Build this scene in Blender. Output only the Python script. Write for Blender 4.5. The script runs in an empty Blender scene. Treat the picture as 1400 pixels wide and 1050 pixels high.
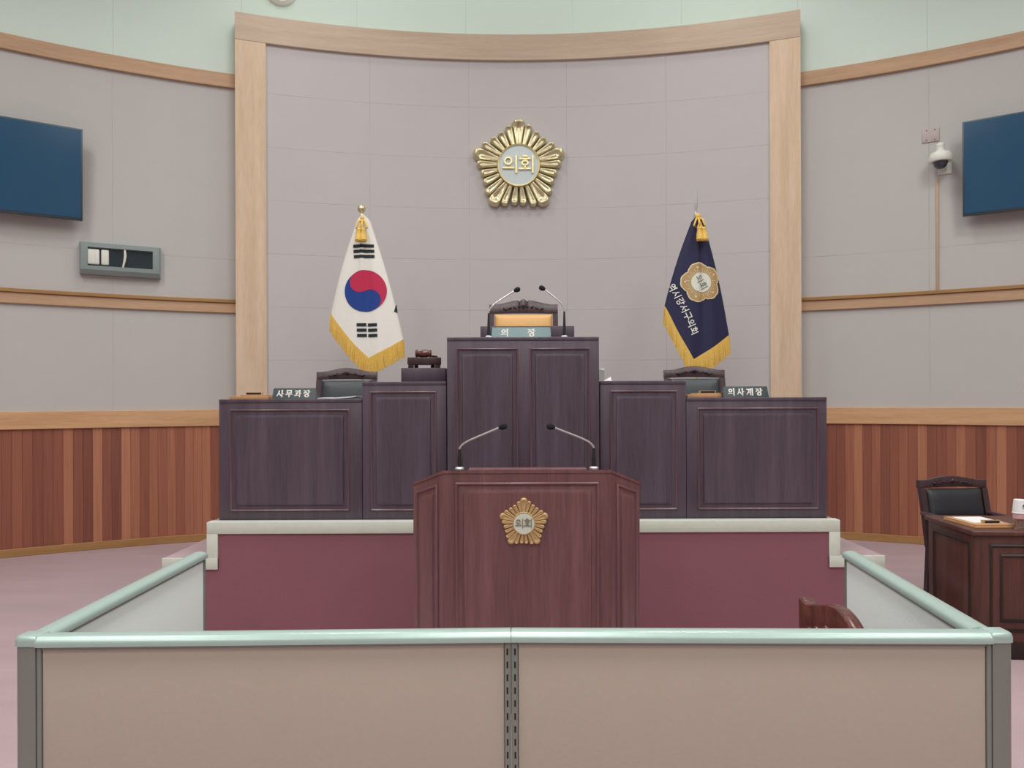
import bpy, bmesh, math, random
from mathutils import Vector, Matrix

random.seed(7)
C = bpy.context.scene.collection
PI = math.pi
R_ = math.radians

# ---------------------------------------------------------------- camera maths (for measuring only)
F = 1000.0
CAM_H = 1.46
ROLL = 0.0038
U0, V0 = 702.0, 545.0


def unroll(u, v):
    return u - (v - 525) * ROLL, v + (u - 700) * ROLL


def at(u, v, d):
    u, v = unroll(u, v)
    return Vector(((u - U0) / F * d, d, CAM_H + (V0 - v) / F * d))


CX, CY = 0.057, -0.66           # centre of the round hall
R_SIDE, R_FRAME, R_PANEL = 8.88, 8.66, 8.69


def cyl(a, r, z):
    return Vector((CX + r * math.sin(a), CY + r * math.cos(a), z))


def wall_hit(u, v, r=R_SIDE):
    """angle and height where the ray through a pixel meets the round wall"""
    u, v = unroll(u, v)
    k = (u - U0) / F
    A = k * k + 1
    B = 2 * (-k * CX - CY)
    Cc = CX * CX + CY * CY - r * r
    d = (-B + math.sqrt(B * B - 4 * A * Cc)) / (2 * A)
    return math.atan2(k * d - CX, d - CY), CAM_H + (V0 - v) / F * d, d


# ---------------------------------------------------------------- materials
def lin(c):
    out = []
    for x in c:
        x = x / 255.0
        out.append(x / 12.92 if x <= 0.04045 else ((x + 0.055) / 1.055) ** 2.4)
    return (*out, 1.0)


def new_mat(name):
    m = bpy.data.materials.new(name)
    m.use_nodes = True
    nt = m.node_tree
    b = nt.nodes['Principled BSDF']
    return m, nt, b


def N(nt, t, **kw):
    n = nt.nodes.new(t)
    for k, v in kw.items():
        setattr(n, k, v)
    return n


def math_n(nt, op, a, b=None, clamp=False):
    n = nt.nodes.new('ShaderNodeMath')
    n.operation = op
    n.use_clamp = clamp
    for i, x in enumerate((a, b)):
        if x is None:
            continue
        if isinstance(x, (int, float)):
            n.inputs[i].default_value = x
        else:
            nt.links.new(x, n.inputs[i])
    return n.outputs[0]


def mix_n(nt, fac, a, b):
    n = nt.nodes.new('ShaderNodeMix')
    n.data_type = 'RGBA'
    for s, x in ((n.inputs[0], fac), (n.inputs[6], a), (n.inputs[7], b)):
        if isinstance(x, (int, float)):
            s.default_value = x
        elif isinstance(x, tuple):
            s.default_value = x
        else:
            nt.links.new(x, s)
    return n.outputs[2]


def plain(name, col, rough=0.5, metal=0.0, noise=0.04, scale=30.0, bump=0.0, coat=0.0, spec=None):
    """a colour with fine tonal noise"""
    m, nt, b = new_mat(name)
    tc = N(nt, 'ShaderNodeTexCoord')
    nz = N(nt, 'ShaderNodeTexNoise')
    nz.inputs['Scale'].default_value = scale
    nz.inputs['Detail'].default_value = 3
    nt.links.new(tc.outputs['Object'], nz.inputs['Vector'])
    c = lin(col)
    d = tuple(x * (1 - noise * 2) for x in c[:3]) + (1,)
    l = tuple(min(1, x * (1 + noise * 2)) for x in c[:3]) + (1,)
    nt.links.new(mix_n(nt, nz.outputs[0], d, l), b.inputs['Base Color'])
    b.inputs['Roughness'].default_value = rough
    b.inputs['Metallic'].default_value = metal
    if coat:
        b.inputs['Coat Weight'].default_value = coat
        b.inputs['Coat Roughness'].default_value = 0.15
    if spec is not None:
        b.inputs['Specular IOR Level'].default_value = spec
    if bump:
        bp = N(nt, 'ShaderNodeBump')
        bp.inputs['Strength'].default_value = bump
        bp.inputs['Distance'].default_value = 0.01
        nt.links.new(nz.outputs[0], bp.inputs['Height'])
        nt.links.new(bp.outputs[0], b.inputs['Normal'])
    return m


def wood(name, dark, light, rough=0.35, stretch=(14, 14, 0.8), coat=0.0, spec=0.5):
    m, nt, b = new_mat(name)
    tc = N(nt, 'ShaderNodeTexCoord')
    mp = N(nt, 'ShaderNodeMapping')
    mp.inputs['Scale'].default_value = stretch
    nt.links.new(tc.outputs['Object'], mp.inputs[0])
    nz = N(nt, 'ShaderNodeTexNoise')
    nz.inputs['Scale'].default_value = 1.0
    nz.inputs['Detail'].default_value = 4
    nz.inputs['Roughness'].default_value = 0.6
    nt.links.new(mp.outputs[0], nz.inputs['Vector'])
    mp2 = N(nt, 'ShaderNodeMapping')
    mp2.inputs['Scale'].default_value = tuple(x * 9 for x in stretch)
    nt.links.new(tc.outputs['Object'], mp2.inputs[0])
    nz2 = N(nt, 'ShaderNodeTexNoise')
    nz2.inputs['Scale'].default_value = 1.0
    nz2.inputs['Detail'].default_value = 2
    nt.links.new(mp2.outputs[0], nz2.inputs['Vector'])
    f = math_n(nt, 'ADD', math_n(nt, 'MULTIPLY', nz.outputs[0], 0.65), math_n(nt, 'MULTIPLY', nz2.outputs[0], 0.35))
    ramp = N(nt, 'ShaderNodeValToRGB')
    ramp.color_ramp.elements[0].position = 0.36
    ramp.color_ramp.elements[0].color = lin(dark)
    ramp.color_ramp.elements[1].position = 0.66
    ramp.color_ramp.elements[1].color = lin(light)
    nt.links.new(f, ramp.inputs[0])
    nt.links.new(ramp.outputs[0], b.inputs['Base Color'])
    b.inputs['Roughness'].default_value = rough
    b.inputs['Specular IOR Level'].default_value = spec
    if coat:
        b.inputs['Coat Weight'].default_value = coat
    return m


def fabric(name, col, seams=None, weave=260.0, blotch=0.06, rough=0.9, wamp=0.25):
    """woven wall cloth in UV metres; seams=(u0, du, v0, dv) draws the butt joints of the cloth boards as grooves"""
    m, nt, b = new_mat(name)
    tc = N(nt, 'ShaderNodeTexCoord')
    sep = N(nt, 'ShaderNodeSeparateXYZ')
    nt.links.new(tc.outputs['UV'], sep.inputs[0])
    U, V = sep.outputs[0], sep.outputs[1]
    w1 = math_n(nt, 'SINE', math_n(nt, 'MULTIPLY', U, weave))
    w2 = math_n(nt, 'SINE', math_n(nt, 'MULTIPLY', V, weave))
    wv = math_n(nt, 'MULTIPLY', math_n(nt, 'ADD', w1, w2), 0.25)
    nz = N(nt, 'ShaderNodeTexNoise')
    nz.inputs['Scale'].default_value = 2.2
    nz.inputs['Detail'].default_value = 6
    nz.inputs['Roughness'].default_value = 0.65
    nt.links.new(tc.outputs['UV'], nz.inputs['Vector'])
    nf = N(nt, 'ShaderNodeTexNoise')
    nf.inputs['Scale'].default_value = 70
    nf.inputs['Detail'].default_value = 2
    nt.links.new(tc.outputs['UV'], nf.inputs['Vector'])
    c = lin(col)
    d = tuple(x * (1 - blotch) for x in c[:3]) + (1,)
    l = tuple(x * (1 + blotch) for x in c[:3]) + (1,)
    f = math_n(nt, 'ADD', math_n(nt, 'MULTIPLY', nz.outputs[0], 0.6), math_n(nt, 'MULTIPLY', nf.outputs[0], 0.4))
    col_o = mix_n(nt, f, d, l)
    h = math_n(nt, 'ADD', math_n(nt, 'MULTIPLY', wv, wamp), math_n(nt, 'MULTIPLY', nf.outputs[0], 0.5))
    if seams:
        u0, du, v0, dv = seams
        hit = None
        for s, o, st in ((U, u0, du), (V, v0, dv)):
            fr = math_n(nt, 'FRACT', math_n(nt, 'ADD', math_n(nt, 'DIVIDE', math_n(nt, 'SUBTRACT', s, o), st), 100.5))
            dist = math_n(nt, 'MULTIPLY', math_n(nt, 'ABSOLUTE', math_n(nt, 'SUBTRACT', fr, 0.5)), st)
            k = math_n(nt, 'SUBTRACT', 1.0, math_n(nt, 'DIVIDE', dist, 0.006), clamp=True)
            hit = k if hit is None else math_n(nt, 'MAXIMUM', hit, k)
        brk = math_n(nt, 'MULTIPLY', math_n(nt, 'SUBTRACT', nz.outputs[0], 0.3), 3.0, clamp=True)
        hit = math_n(nt, 'MULTIPLY', hit, brk)
        col_o = mix_n(nt, math_n(nt, 'MULTIPLY', hit, 0.33), col_o, tuple(x * 0.35 for x in c[:3]) + (1,))
        h = math_n(nt, 'SUBTRACT', h, math_n(nt, 'MULTIPLY', hit, 2.0))
    nt.links.new(col_o, b.inputs['Base Color'])
    bp = N(nt, 'ShaderNodeBump')
    bp.inputs['Strength'].default_value = 0.25
    bp.inputs['Distance'].default_value = 0.004
    nt.links.new(h, bp.inputs['Height'])
    nt.links.new(bp.outputs[0], b.inputs['Normal'])
    b.inputs['Roughness'].default_value = rough
    b.inputs['Specular IOR Level'].default_value = 0.2
    return m


def plank_mat(name):
    """tongue-and-groove boards in mixed browns, UV in metres"""
    m, nt, b = new_mat(name)
    tc = N(nt, 'ShaderNodeTexCoord')
    sep = N(nt, 'ShaderNodeSeparateXYZ')
    nt.links.new(tc.outputs['UV'], sep.inputs[0])
    W = 0.082
    x = math_n(nt, 'DIVIDE', sep.outputs[0], W)
    cell = math_n(nt, 'FLOOR', x)
    fr = math_n(nt, 'FRACT', x)
    wn = N(nt, 'ShaderNodeTexWhiteNoise', noise_dimensions='1D')
    nt.links.new(cell, wn.inputs['W'])
    mp = N(nt, 'ShaderNodeMapping')
    mp.inputs['Scale'].default_value = (60, 1.4, 1)
    nt.links.new(tc.outputs['UV'], mp.inputs[0])
    nz = N(nt, 'ShaderNodeTexNoise')
    nz.inputs['Scale'].default_value = 1
    nz.inputs['Detail'].default_value = 4
    nt.links.new(mp.outputs[0], nz.inputs['Vector'])
    f = math_n(nt, 'ADD', math_n(nt, 'MULTIPLY', wn.outputs[0], 0.6), math_n(nt, 'MULTIPLY', nz.outputs[0], 0.4))
    ramp = N(nt, 'ShaderNodeValToRGB')
    e = ramp.color_ramp.elements
    e[0].position, e[0].color = 0.1, lin((118, 72, 62))
    e[1].position, e[1].color = 0.95, lin((200, 142, 110))
    e2 = e.new(0.5)
    e2.color = lin((158, 100, 80))
    nt.links.new(f, ramp.inputs[0])
    edge = math_n(nt, 'MULTIPLY', math_n(nt, 'SUBTRACT', math_n(nt, 'ABSOLUTE', math_n(nt, 'SUBTRACT', fr, 0.5)), 0.46), 25.0, clamp=True)
    nt.links.new(mix_n(nt, math_n(nt, 'MULTIPLY', edge, 0.45), ramp.outputs[0], lin((56, 28, 24))), b.inputs['Base Color'])
    bp = N(nt, 'ShaderNodeBump')
    bp.inputs['Strength'].default_value = 0.4
    bp.inputs['Distance'].default_value = 0.006
    nt.links.new(math_n(nt, 'SUBTRACT', 0.0, edge), bp.inputs['Height'])
    nt.links.new(bp.outputs[0], b.inputs['Normal'])
    b.inputs['Roughness'].default_value = 0.5
    b.inputs['Specular IOR Level'].default_value = 0.3
    return m


def carpet_mat(name, col, vac=0.05):
    m, nt, b = new_mat(name)
    tc = N(nt, 'ShaderNodeTexCoord')
    nz = N(nt, 'ShaderNodeTexNoise')
    nz.inputs['Scale'].default_value = 160
    nz.inputs['Detail'].default_value = 2
    nt.links.new(tc.outputs['Object'], nz.inputs['Vector'])
    mp = N(nt, 'ShaderNodeMapping')
    mp.inputs['Scale'].default_value = (0.7, 2.6, 1)
    nt.links.new(tc.outputs['Object'], mp.inputs[0])
    n2 = N(nt, 'ShaderNodeTexNoise')
    n2.inputs['Scale'].default_value = 1.6
    n2.inputs['Detail'].default_value = 3
    nt.links.new(mp.outputs[0], n2.inputs['Vector'])
    c = lin(col)
    f = math_n(nt, 'ADD', math_n(nt, 'MULTIPLY', nz.outputs[0], 0.4), math_n(nt, 'MULTIPLY', n2.outputs[0], 0.6))
    d = tuple(x * (1 - vac * 2.5) for x in c[:3]) + (1,)
    l = tuple(x * (1 + vac * 2.5) for x in c[:3]) + (1,)
    nt.links.new(mix_n(nt, f, d, l), b.inputs['Base Color'])
    bp = N(nt, 'ShaderNodeBump')
    bp.inputs['Strength'].default_value = 0.3
    bp.inputs['Distance'].default_value = 0.004
    nt.links.new(nz.outputs[0], bp.inputs['Height'])
    nt.links.new(bp.outputs[0], b.inputs['Normal'])
    b.inputs['Roughness'].default_value = 1.0
    b.inputs['Specular IOR Level'].default_value = 0.1
    return m


def glass_mat(name, col=(235, 240, 240), rough=0.02):
    m, nt, b = new_mat(name)
    b.inputs['Base Color'].default_value = lin(col)
    b.inputs['Transmission Weight'].default_value = 1.0
    b.inputs['Roughness'].default_value = rough
    b.inputs['IOR'].default_value = 1.3
    return m


M = dict(
    panel_fabric=fabric('pink_wall_cloth', (199, 197, 199), seams=(0.535, 1.07, 4.65, 0.556)),
    side_fabric=fabric('mauve_wall_cloth', (196, 196, 195), seams=(0.62, 1.2, 2.93, 9.0), blotch=0.05),
    cream=fabric('cream_wall_paper', (220, 239, 231), seams=(0.62, 1.2, 9.0, 30.0), blotch=0.02),
    ceiling=plain('ceiling_paint', (228, 228, 220), 0.9),
    maple=wood('maple_trim', (209, 184, 156), (228, 207, 181), 0.45, (10, 10, 0.8), spec=0.3),
    maple_h=wood('maple_trim_level', (200, 158, 118), (221, 180, 140), 0.45, (1.0, 1.0, 16), spec=0.3),
    maple_f=wood('maple_frame_level', (190, 171, 150), (208, 190, 170), 0.45, (1.0, 1.0, 16), spec=0.3),
    maple_r=wood('maple_rail_upper', (184, 152, 122), (204, 172, 142), 0.45, (1.0, 1.0, 16), spec=0.3),
    base_wood=wood('baseboard_wood', (158, 120, 76), (176, 138, 92), 0.5, (1.0, 1.0, 16), spec=0.3),
    planks=plank_mat('plank_wainscot'),
    carpet=carpet_mat('pink_carpet', (178, 157, 161), 0.08),
    riser=carpet_mat('rose_riser_carpet', (144, 98, 109), 0.04),
    nosing=plain('cream_step_trim', (211, 219, 207), 0.6),
    desk=wood('dark_walnut', (71, 60, 72), (94, 81, 95), 0.38, (16, 16, 0.9), spec=0.6),  # walnut tone greyed towards purple to take in camera haze
    desk_bead=wood('walnut_bead', (88, 69, 77), (109, 85, 93), 0.3, (16, 16, 0.9), spec=0.6),
    podium=wood('mahogany', (105, 73, 74), (136, 94, 99), 0.35, (14, 14, 0.8), spec=0.5),
    podium_bead=wood('mahogany_bead', (115, 79, 83), (135, 96, 101), 0.3, (14, 14, 0.8)),
    sidedesk=wood('brown_desk_wood', (72, 42, 38), (100, 62, 54), 0.35, (14, 14, 0.8)),
    sidedesk_dark=wood('black_brown_bead', (34, 22, 22), (46, 30, 28), 0.4, (14, 14, 0.8)),
    chairwood=wood('chair_wood', (56, 40, 45), (80, 58, 63), 0.3, (18, 18, 3)),
    chairred=wood('chair_red_wood', (70, 36, 34), (108, 58, 52), 0.22, (18, 18, 3), coat=0.3),
    leather=plain('black_leather', (46, 48, 54), 0.42, scale=120, bump=0.15),
    greenleather=plain('dark_green_leather', (62, 70, 76), 0.42, scale=120, bump=0.15),
    tan=plain('tan_leather', (230, 182, 117), 0.5, scale=100, bump=0.1),
    gold=plain('gold_leaf', (212, 204, 168), 0.3, 0.75, noise=0.1, scale=18, bump=0.3),
    brass=plain('matt_brass', (206, 172, 124), 0.45, 0.35, noise=0.08, scale=90),
    disc=plain('pale_blue_enamel', (206, 222, 224), 0.35),
    disc_cream=plain('pale_cream_enamel', (222, 228, 216), 0.35),
    letter_gold=plain('gold_letter', (214, 200, 150), 0.3, 0.6),
    letter_grey=plain('bronze_letter', (160, 150, 130), 0.4, 0.3),
    chrome=plain('brushed_steel', (222, 224, 226), 0.32, 0.7, noise=0.02),
    black=plain('black_plastic', (30, 33, 38), 0.45),
    dark_metal=plain('dark_metal', (64, 70, 74), 0.3, 0.7),
    foam=plain('black_foam', (28, 32, 38), 0.95, scale=300, bump=0.3),
    plate=plain('dark_green_acrylic', (22, 48, 52), 0.25, coat=0.1),
    plate_sheen=plain('green_acrylic_sheen', (104, 138, 142), 0.3, coat=0.15),  # ceiling reflection on the tilted plate is painted in as a paler green
    white_paint=plain('white_letter', (240, 240, 236), 0.5),
    white_cloth=plain('white_flag_cloth', (240, 240, 234), 0.8, noise=0.02, scale=60),
    navy=plain('navy_flag_cloth', (36, 36, 74), 0.75, noise=0.05, scale=60),
    red=plain('flag_red', (196, 44, 84), 0.8, noise=0.02),
    blue=plain('flag_blue', (26, 66, 146), 0.8, noise=0.02),
    ink=plain('flag_black', (28, 42, 48), 0.8),
    fringe=plain('gold_fringe', (244, 196, 100), 0.6, noise=0.15, scale=90),
    flag_gold=plain('flag_gold_thread', (184, 154, 104), 0.6, noise=0.08, scale=150),
    flag_pale=plain('flag_pale_thread', (232, 220, 184), 0.6),
    flag_grey=plain('flag_grey_thread', (112, 112, 100), 0.7),
    alu=plain('mint_aluminium', (172, 196, 190), 0.3, 0.25, noise=0.02),
    post=plain('grey_aluminium', (137, 142, 137), 0.4, 0.4, noise=0.02),
    slot=plain('slot_black', (22, 22, 24), 0.8),
    part_pink=fabric('pink_partition_cloth', (179, 168, 157), weave=700, blotch=0.05, wamp=0.0),
    part_pale=fabric('pale_partition_cloth', (228, 239, 238), weave=700, blotch=0.02, wamp=0.0),
    tv=plain('screen_glass', (25, 78, 113), 0.16, noise=0.02, coat=0.4),
    tv_bezel=plain('screen_bezel', (70, 84, 92), 0.35, 0.4),
    unit_grey=plain('grey_green_casing', (136, 152, 152), 0.45),
    unit_dark=plain('dark_casing_window', (40, 52, 62), 0.08, coat=0.5),
    cctv=plain('white_plastic', (228, 232, 224), 0.4),
    smoke=plain('smoked_dome', (60, 68, 80), 0.08, coat=0.5),
    coverplate=plain('mauve_cover', (190, 178, 176), 0.5),
    conduit=plain('beige_raceway', (190, 164, 140), 0.5),
    paper=plain('white_paper', (238, 240, 242), 0.7, noise=0.01),
    board=wood('light_oak_board', (192, 146, 104), (214, 170, 128), 0.4, (3, 14, 14)),
    glass=glass_mat('clear_glass'),
    pinkplastic=plain('pink_plastic', (214, 170, 176), 0.3, noise=0.03),
    lens=plain('blue_grey_lens', (112, 136, 152), 0.1, coat=0.5),
)


# ---------------------------------------------------------------- mesh helpers
def new_bm():
    bm = bmesh.new()
    bm.loops.layers.uv.new('UVMap')
    return bm


def obj(name, bm, mats, parent=None, smooth=35, kind=None, label=None, recalc=True):
    if recalc:
        bmesh.ops.recalc_face_normals(bm, faces=bm.faces)
    me = bpy.data.meshes.new(name)
    bm.to_mesh(me)
    bm.free()
    if not isinstance(mats, (list, tuple)):
        mats = [mats]
    for m in mats:
        me.materials.append(m)
    if smooth:
        me.polygons.foreach_set('use_smooth', [True] * len(me.polygons))
        me.set_sharp_from_angle(angle=R_(smooth))
    o = bpy.data.objects.new(name, me)
    C.objects.link(o)
    if parent is not None:
        o.parent = parent
    if kind:
        o['kind'] = kind
    if label:
        o['label'] = label
    return o


def thing(name, label, cat, loc=(0, 0, 0), rz=0.0, group=None, rx=0.0):
    o = bpy.data.objects.new(name, None)
    o.empty_display_size = 0.1
    C.objects.link(o)
    o.location = loc
    o.rotation_euler = (rx, 0, rz)
    o['label'] = label
    o['category'] = cat
    if group:
        o['group'] = group
    return o


def tag(o, label, cat, group=None):
    o['label'] = label
    o['category'] = cat
    if group:
        o['group'] = group
    return o


def add_box(bm, lo, hi, bev=0.0, seg=2, mat=0, mtx=None):
    t = bmesh.new()
    bmesh.ops.create_cube(t, size=1.0)
    for v in t.verts:
        v.co = Vector([lo[i] + (v.co[i] + 0.5) * (hi[i] - lo[i]) for i in range(3)])
    if bev:
        bmesh.ops.bevel(t, geom=t.edges[:], offset=bev, segments=seg, profile=0.5, affect='EDGES')
    merge(bm, t, mat, mtx)


def merge(bm, t, mat=0, mtx=None):
    vm = {}
    for v in t.verts:
        vm[v] = bm.verts.new(mtx @ v.co if mtx else v.co)
    for f in t.faces:
        try:
            g = bm.faces.new([vm[v] for v in f.verts])
            g.material_index = mat
        except ValueError:
            pass
    t.free()


def add_loft(bm, rings, close=True, cap0=True, cap1=True, mat=0):
    vr = [[bm.verts.new(p) for p in r] for r in rings]
    n = len(vr[0])
    for i in range(len(vr) - 1):
        for j in range(n if close else n - 1):
            k = (j + 1) % n
            try:
                f = bm.faces.new((vr[i][j], vr[i][k], vr[i + 1][k], vr[i + 1][j]))
                f.material_index = mat
            except ValueError:
                pass
    if close and cap0:
        bm.faces.new(vr[0][::-1]).material_index = mat
    if close and cap1:
        bm.faces.new(vr[-1]).material_index = mat
    return vr


def add_tube(bm, pts, rad, n=10, mat=0, flat=1.0):
    pts = [Vector(p) for p in pts]
    if isinstance(rad, (int, float)):
        rad = [rad] * len(pts)
    rings = []
    prev = None
    for i, p in enumerate(pts):
        a = pts[max(0, i - 1)]
        b = pts[min(len(pts) - 1, i + 1)]
        t = (b - a).normalized()
        if prev is None:
            ref = Vector((0, 0, 1)) if abs(t.z) < 0.9 else Vector((0, 1, 0))
            s = t.cross(ref).normalized()
        else:
            s = (prev - t * prev.dot(t)).normalized()
        prev = s
        w = t.cross(s)
        rings.append([p + s * math.cos(2 * PI * k / n) * rad[i] + w * math.sin(2 * PI * k / n) * rad[i] * flat for k in range(n)])
    add_loft(bm, rings, mat=mat)


def bez(p0, p1, p2, n=8):
    p0, p1, p2 = Vector(p0), Vector(p1), Vector(p2)
    return [(1 - t) ** 2 * p0 + 2 * t * (1 - t) * p1 + t * t * p2 for t in [i / n for i in range(n + 1)]]


def add_lathe(bm, prof, c=(0, 0, 0), n=24, mat=0, mtx=None):
    """prof: (radius, z) list"""
    rings = []
    for r, z in prof:
        ring = []
        for k in range(n):
            p = Vector((c[0] + max(r, 1e-4) * math.cos(2 * PI * k / n), c[1] + max(r, 1e-4) * math.sin(2 * PI * k / n), c[2] + z))
            ring.append(mtx @ p if mtx else p)
        rings.append(ring)
    add_loft(bm, rings, mat=mat)


def add_sphere(bm, c, r, mat=0, sc=(1, 1, 1), u=14, v=8):
    t = bmesh.new()
    bmesh.ops.create_uvsphere(t, u_segments=u, v_segments=v, radius=r)
    for w in t.verts:
        w.co = Vector((w.co.x * sc[0] + c[0], w.co.y * sc[1] + c[1], w.co.z * sc[2] + c[2]))
    merge(bm, t, mat)


def add_prism(bm, poly, y0, y1, mat=0):
    """poly of (x, z), extruded along y"""
    a = [Vector((x, y0, z)) for x, z in poly]
    b = [Vector((x, y1, z)) for x, z in poly]
    add_loft(bm, [a, b], mat=mat)


def arc_band(name, r0, r1, z0, z1, a0, a1, mat, parent=None, steps=None, bev=0.0, kind=None):
    """a curved board between two radii; UV is (arc metres, height)"""
    bm = new_bm()
    n = steps or max(8, int(abs(a1 - a0) / R_(1.2)))
    rings = []
    for i in range(n + 1):
        a = a0 + (a1 - a0) * i / n
        if bev:
            q = [(r0 + bev, z0), (r0, z0 + bev), (r0, z1 - bev), (r0 + bev, z1), (r1, z1), (r1, z0)]
        else:
            q = [(r0, z0), (r0, z1), (r1, z1), (r1, z0)]
        rings.append([cyl(a, r, z) for r, z in q])
    add_loft(bm, rings)
    uvl = bm.loops.layers.uv[0]
    for f in bm.faces:
        for l in f.loops:
            p = l.vert.co
            l[uvl].uv = (math.atan2(p.x - CX, p.y - CY) * r0, p.z)
    return obj(name, bm, mat, parent, smooth=30, kind=kind)


def planar_uv(o, ax=0, ay=2):
    me = o.data
    uv = me.uv_layers[0].data
    for l in me.loops:
        p = me.vertices[l.vertex_index].co
        uv[l.index].uv = (p[ax], p[ay])


def rect_loop(x0, x1, z0, z1, clip):
    c = max(clip, 1e-4)
    return [(x0 + c, z0), (x1 - c, z0), (x1, z0 + c), (x1, z1 - c), (x1 - c, z1), (x0 + c, z1), (x0, z1 - c), (x0, z0 + c)]


def add_panel(bm, x0, x1, z0, z1, y, loops, mat_frame=0, fmap=None):
    """moulded panel on the plane y (front is -y): loops of (inset, relief, clip)"""
    if fmap is None:
        fmap = lambda x, yy, z: Vector((x, yy, z))
    rings = []
    for ins, rel, clip in loops:
        rings.append([fmap(x, y - rel, z) for x, z in rect_loop(x0 + ins, x1 - ins, z0 + ins, z1 - ins, clip)])
    add_loft(bm, rings, cap0=False, cap1=True, mat=mat_frame)


BEAD = [(0, 0.001, 0), (0.002, 0.008, 0), (0.006, 0.011, 0), (0.011, 0.008, 0), (0.014, 0.001, 0)]
FIELD = [(0.0, 0.001, 0.0), (0.022, 0.0014, 0.0), (0.026, 0.0095, 0.016), (0.034, 0.0115, 0.018), (0.040, 0.0115, 0.019)]


def moulding(parent, x0, x1, z0, z1, y, bead_mat, field_mat, fmap=None):
    bm = new_bm()
    add_panel(bm, x0, x1, z0, z1, y, BEAD + [(0.0145, -0.0005, 0)], fmap=fmap)
    bm.faces.ensure_lookup_table()
    big = max(bm.faces, key=lambda f: f.calc_area())
    bm.faces.remove(big)
    b = obj('panel_bead', bm, bead_mat, None, smooth=50, recalc=False)
    bm = new_bm()
    add_panel(bm, x0 + 0.014, x1 - 0.014, z0 + 0.014, z1 - 0.014, y, FIELD, fmap=fmap)
    p = obj('front_panel', bm, field_mat, parent, smooth=30, recalc=False)
    b.parent = p
    return p


# ---------------------------------------------------------------- stroke lettering
def circ(cx, cy, r, n=18):
    return [(cx + r * math.sin(2 * PI * k / n), cy + r * math.cos(2 * PI * k / n)) for k in range(n + 1)]


def ell(cx, cy, rx, ry, n=18):
    return [(cx + rx * math.sin(2 * PI * k / n), cy + ry * math.cos(2 * PI * k / n)) for k in range(n + 1)]


V_R = [(.84, .98), (.84, .02)]
A_R = [[(.75, .98), (.75, .02)], [(.75, .52), (.97, .52)]]
S_L = [[(.34, .9), (.26, .55), (.05, .18)], [(.29, .6), (.58, .22)]]
GLYPH = {
    '의': [circ(.36, .70, .2), [(.05, .3), (.68, .3)], V_R],
    '회': [[(.26, .97), (.5, .97)], [(.08, .82), (.68, .82)], ell(.38, .58, .17, .13), [(.38, .42), (.38, .27)], [(.03, .25), (.7, .25)], V_R],
    '장': [[(.06, .9), (.56, .9)], [(.32, .9), (.24, .7), (.04, .5)], [(.3, .74), (.58, .52)], [(.74, .98), (.74, .46)], [(.74, .72), (.97, .72)], ell(.5, .22, .24, .19)],
    '사': S_L + A_R,
    '무': [[(.22, .93), (.78, .93), (.78, .58), (.22, .58), (.22, .93)], [(.03, .38), (.97, .38)], [(.5, .38), (.5, .02)]],
    '과': [[(.1, .86), (.5, .86), (.46, .5)], [(.28, .62), (.28, .28)], [(.02, .24), (.64, .28)]] + A_R,
    '계': [[(.05, .86), (.38, .86), (.3, .5), (.06, .16)], [(.36, .66), (.6, .66)], [(.36, .44), (.6, .44)], [(.6, .94), (.6, .06)], [(.86, .98), (.86, .02)]],
    '역': [circ(.28, .74, .18), [(.8, .98), (.8, .48)], [(.5, .84), (.8, .84)], [(.5, .66), (.8, .66)], [(.2, .36), (.8, .36), (.8, .02)]],
    '시': S_L + [V_R],
    '강': [[(.08, .9), (.5, .9), (.4, .66), (.1, .48)], [(.74, .98), (.74, .46)], [(.74, .72), (.97, .72)], ell(.5, .2, .24, .18)],
    '서': S_L + [V_R, [(.58, .55), (.84, .55)]],
    '구': [[(.16, .92), (.82, .92), (.78, .56)], [(.03, .42), (.97, .42)], [(.5, .42), (.5, .02)]],
}


def add_stroke(bm, pts, w, fmap, h, mat=0, brush=False, res=None):
    """a flat ribbon along pts (2D), raised h; fmap(x, y, lift) -> 3D"""
    closed = (abs(pts[0][0] - pts[-1][0]) + abs(pts[0][1] - pts[-1][1])) < 1e-6
    P = [Vector((p[0], p[1])) for p in pts]
    if res:
        Q = [P[0]]
        for a, b in zip(P[:-1], P[1:]):
            m = max(1, int((b - a).length / res))
            Q += [a.lerp(b, k / m) for k in range(1, m + 1)]
        P = Q
    n = len(P)
    L, Rr = [], []
    for i in range(n):
        if closed:
            a, b = P[(i - 1) % (n - 1)], P[(i + 1) % (n - 1)]
            d0, d1 = (P[i] - a).normalized(), (b - P[i]).normalized()
        else:
            d0 = (P[i] - P[i - 1]).normalized() if i else (P[1] - P[0]).normalized()
            d1 = (P[i + 1] - P[i]).normalized() if i < n - 1 else d0
        t = (d0 + d1)
        t = t.normalized() if t.length > 1e-6 else d1
        nn = Vector((-t.y, t.x))
        m = min(1.5, 1 / max(0.4, nn.dot(Vector((-d0.y, d0.x)))))
        ww = w * 0.5 * m
        if brush:
            vert = abs(t.y)
            f = 0.75 + 0.5 * vert
            if not closed:
                f *= (1.15 - 0.5 * (i / (n - 1)))
            ww *= f
        p = P[i].copy()
        if not closed and i == 0:
            p -= d1 * w * 0.3
        if not closed and i == n - 1:
            p += d0 * w * 0.3
        L.append(p + nn * ww)
        Rr.append(p - nn * ww)
    rings = []
    for l, r in zip(L, Rr):
        rings.append([fmap(l.x, l.y, 0), fmap(l.x, l.y, h), fmap(r.x, r.y, h), fmap(r.x, r.y, 0)])
    add_loft(bm, rings, mat=mat)


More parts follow.
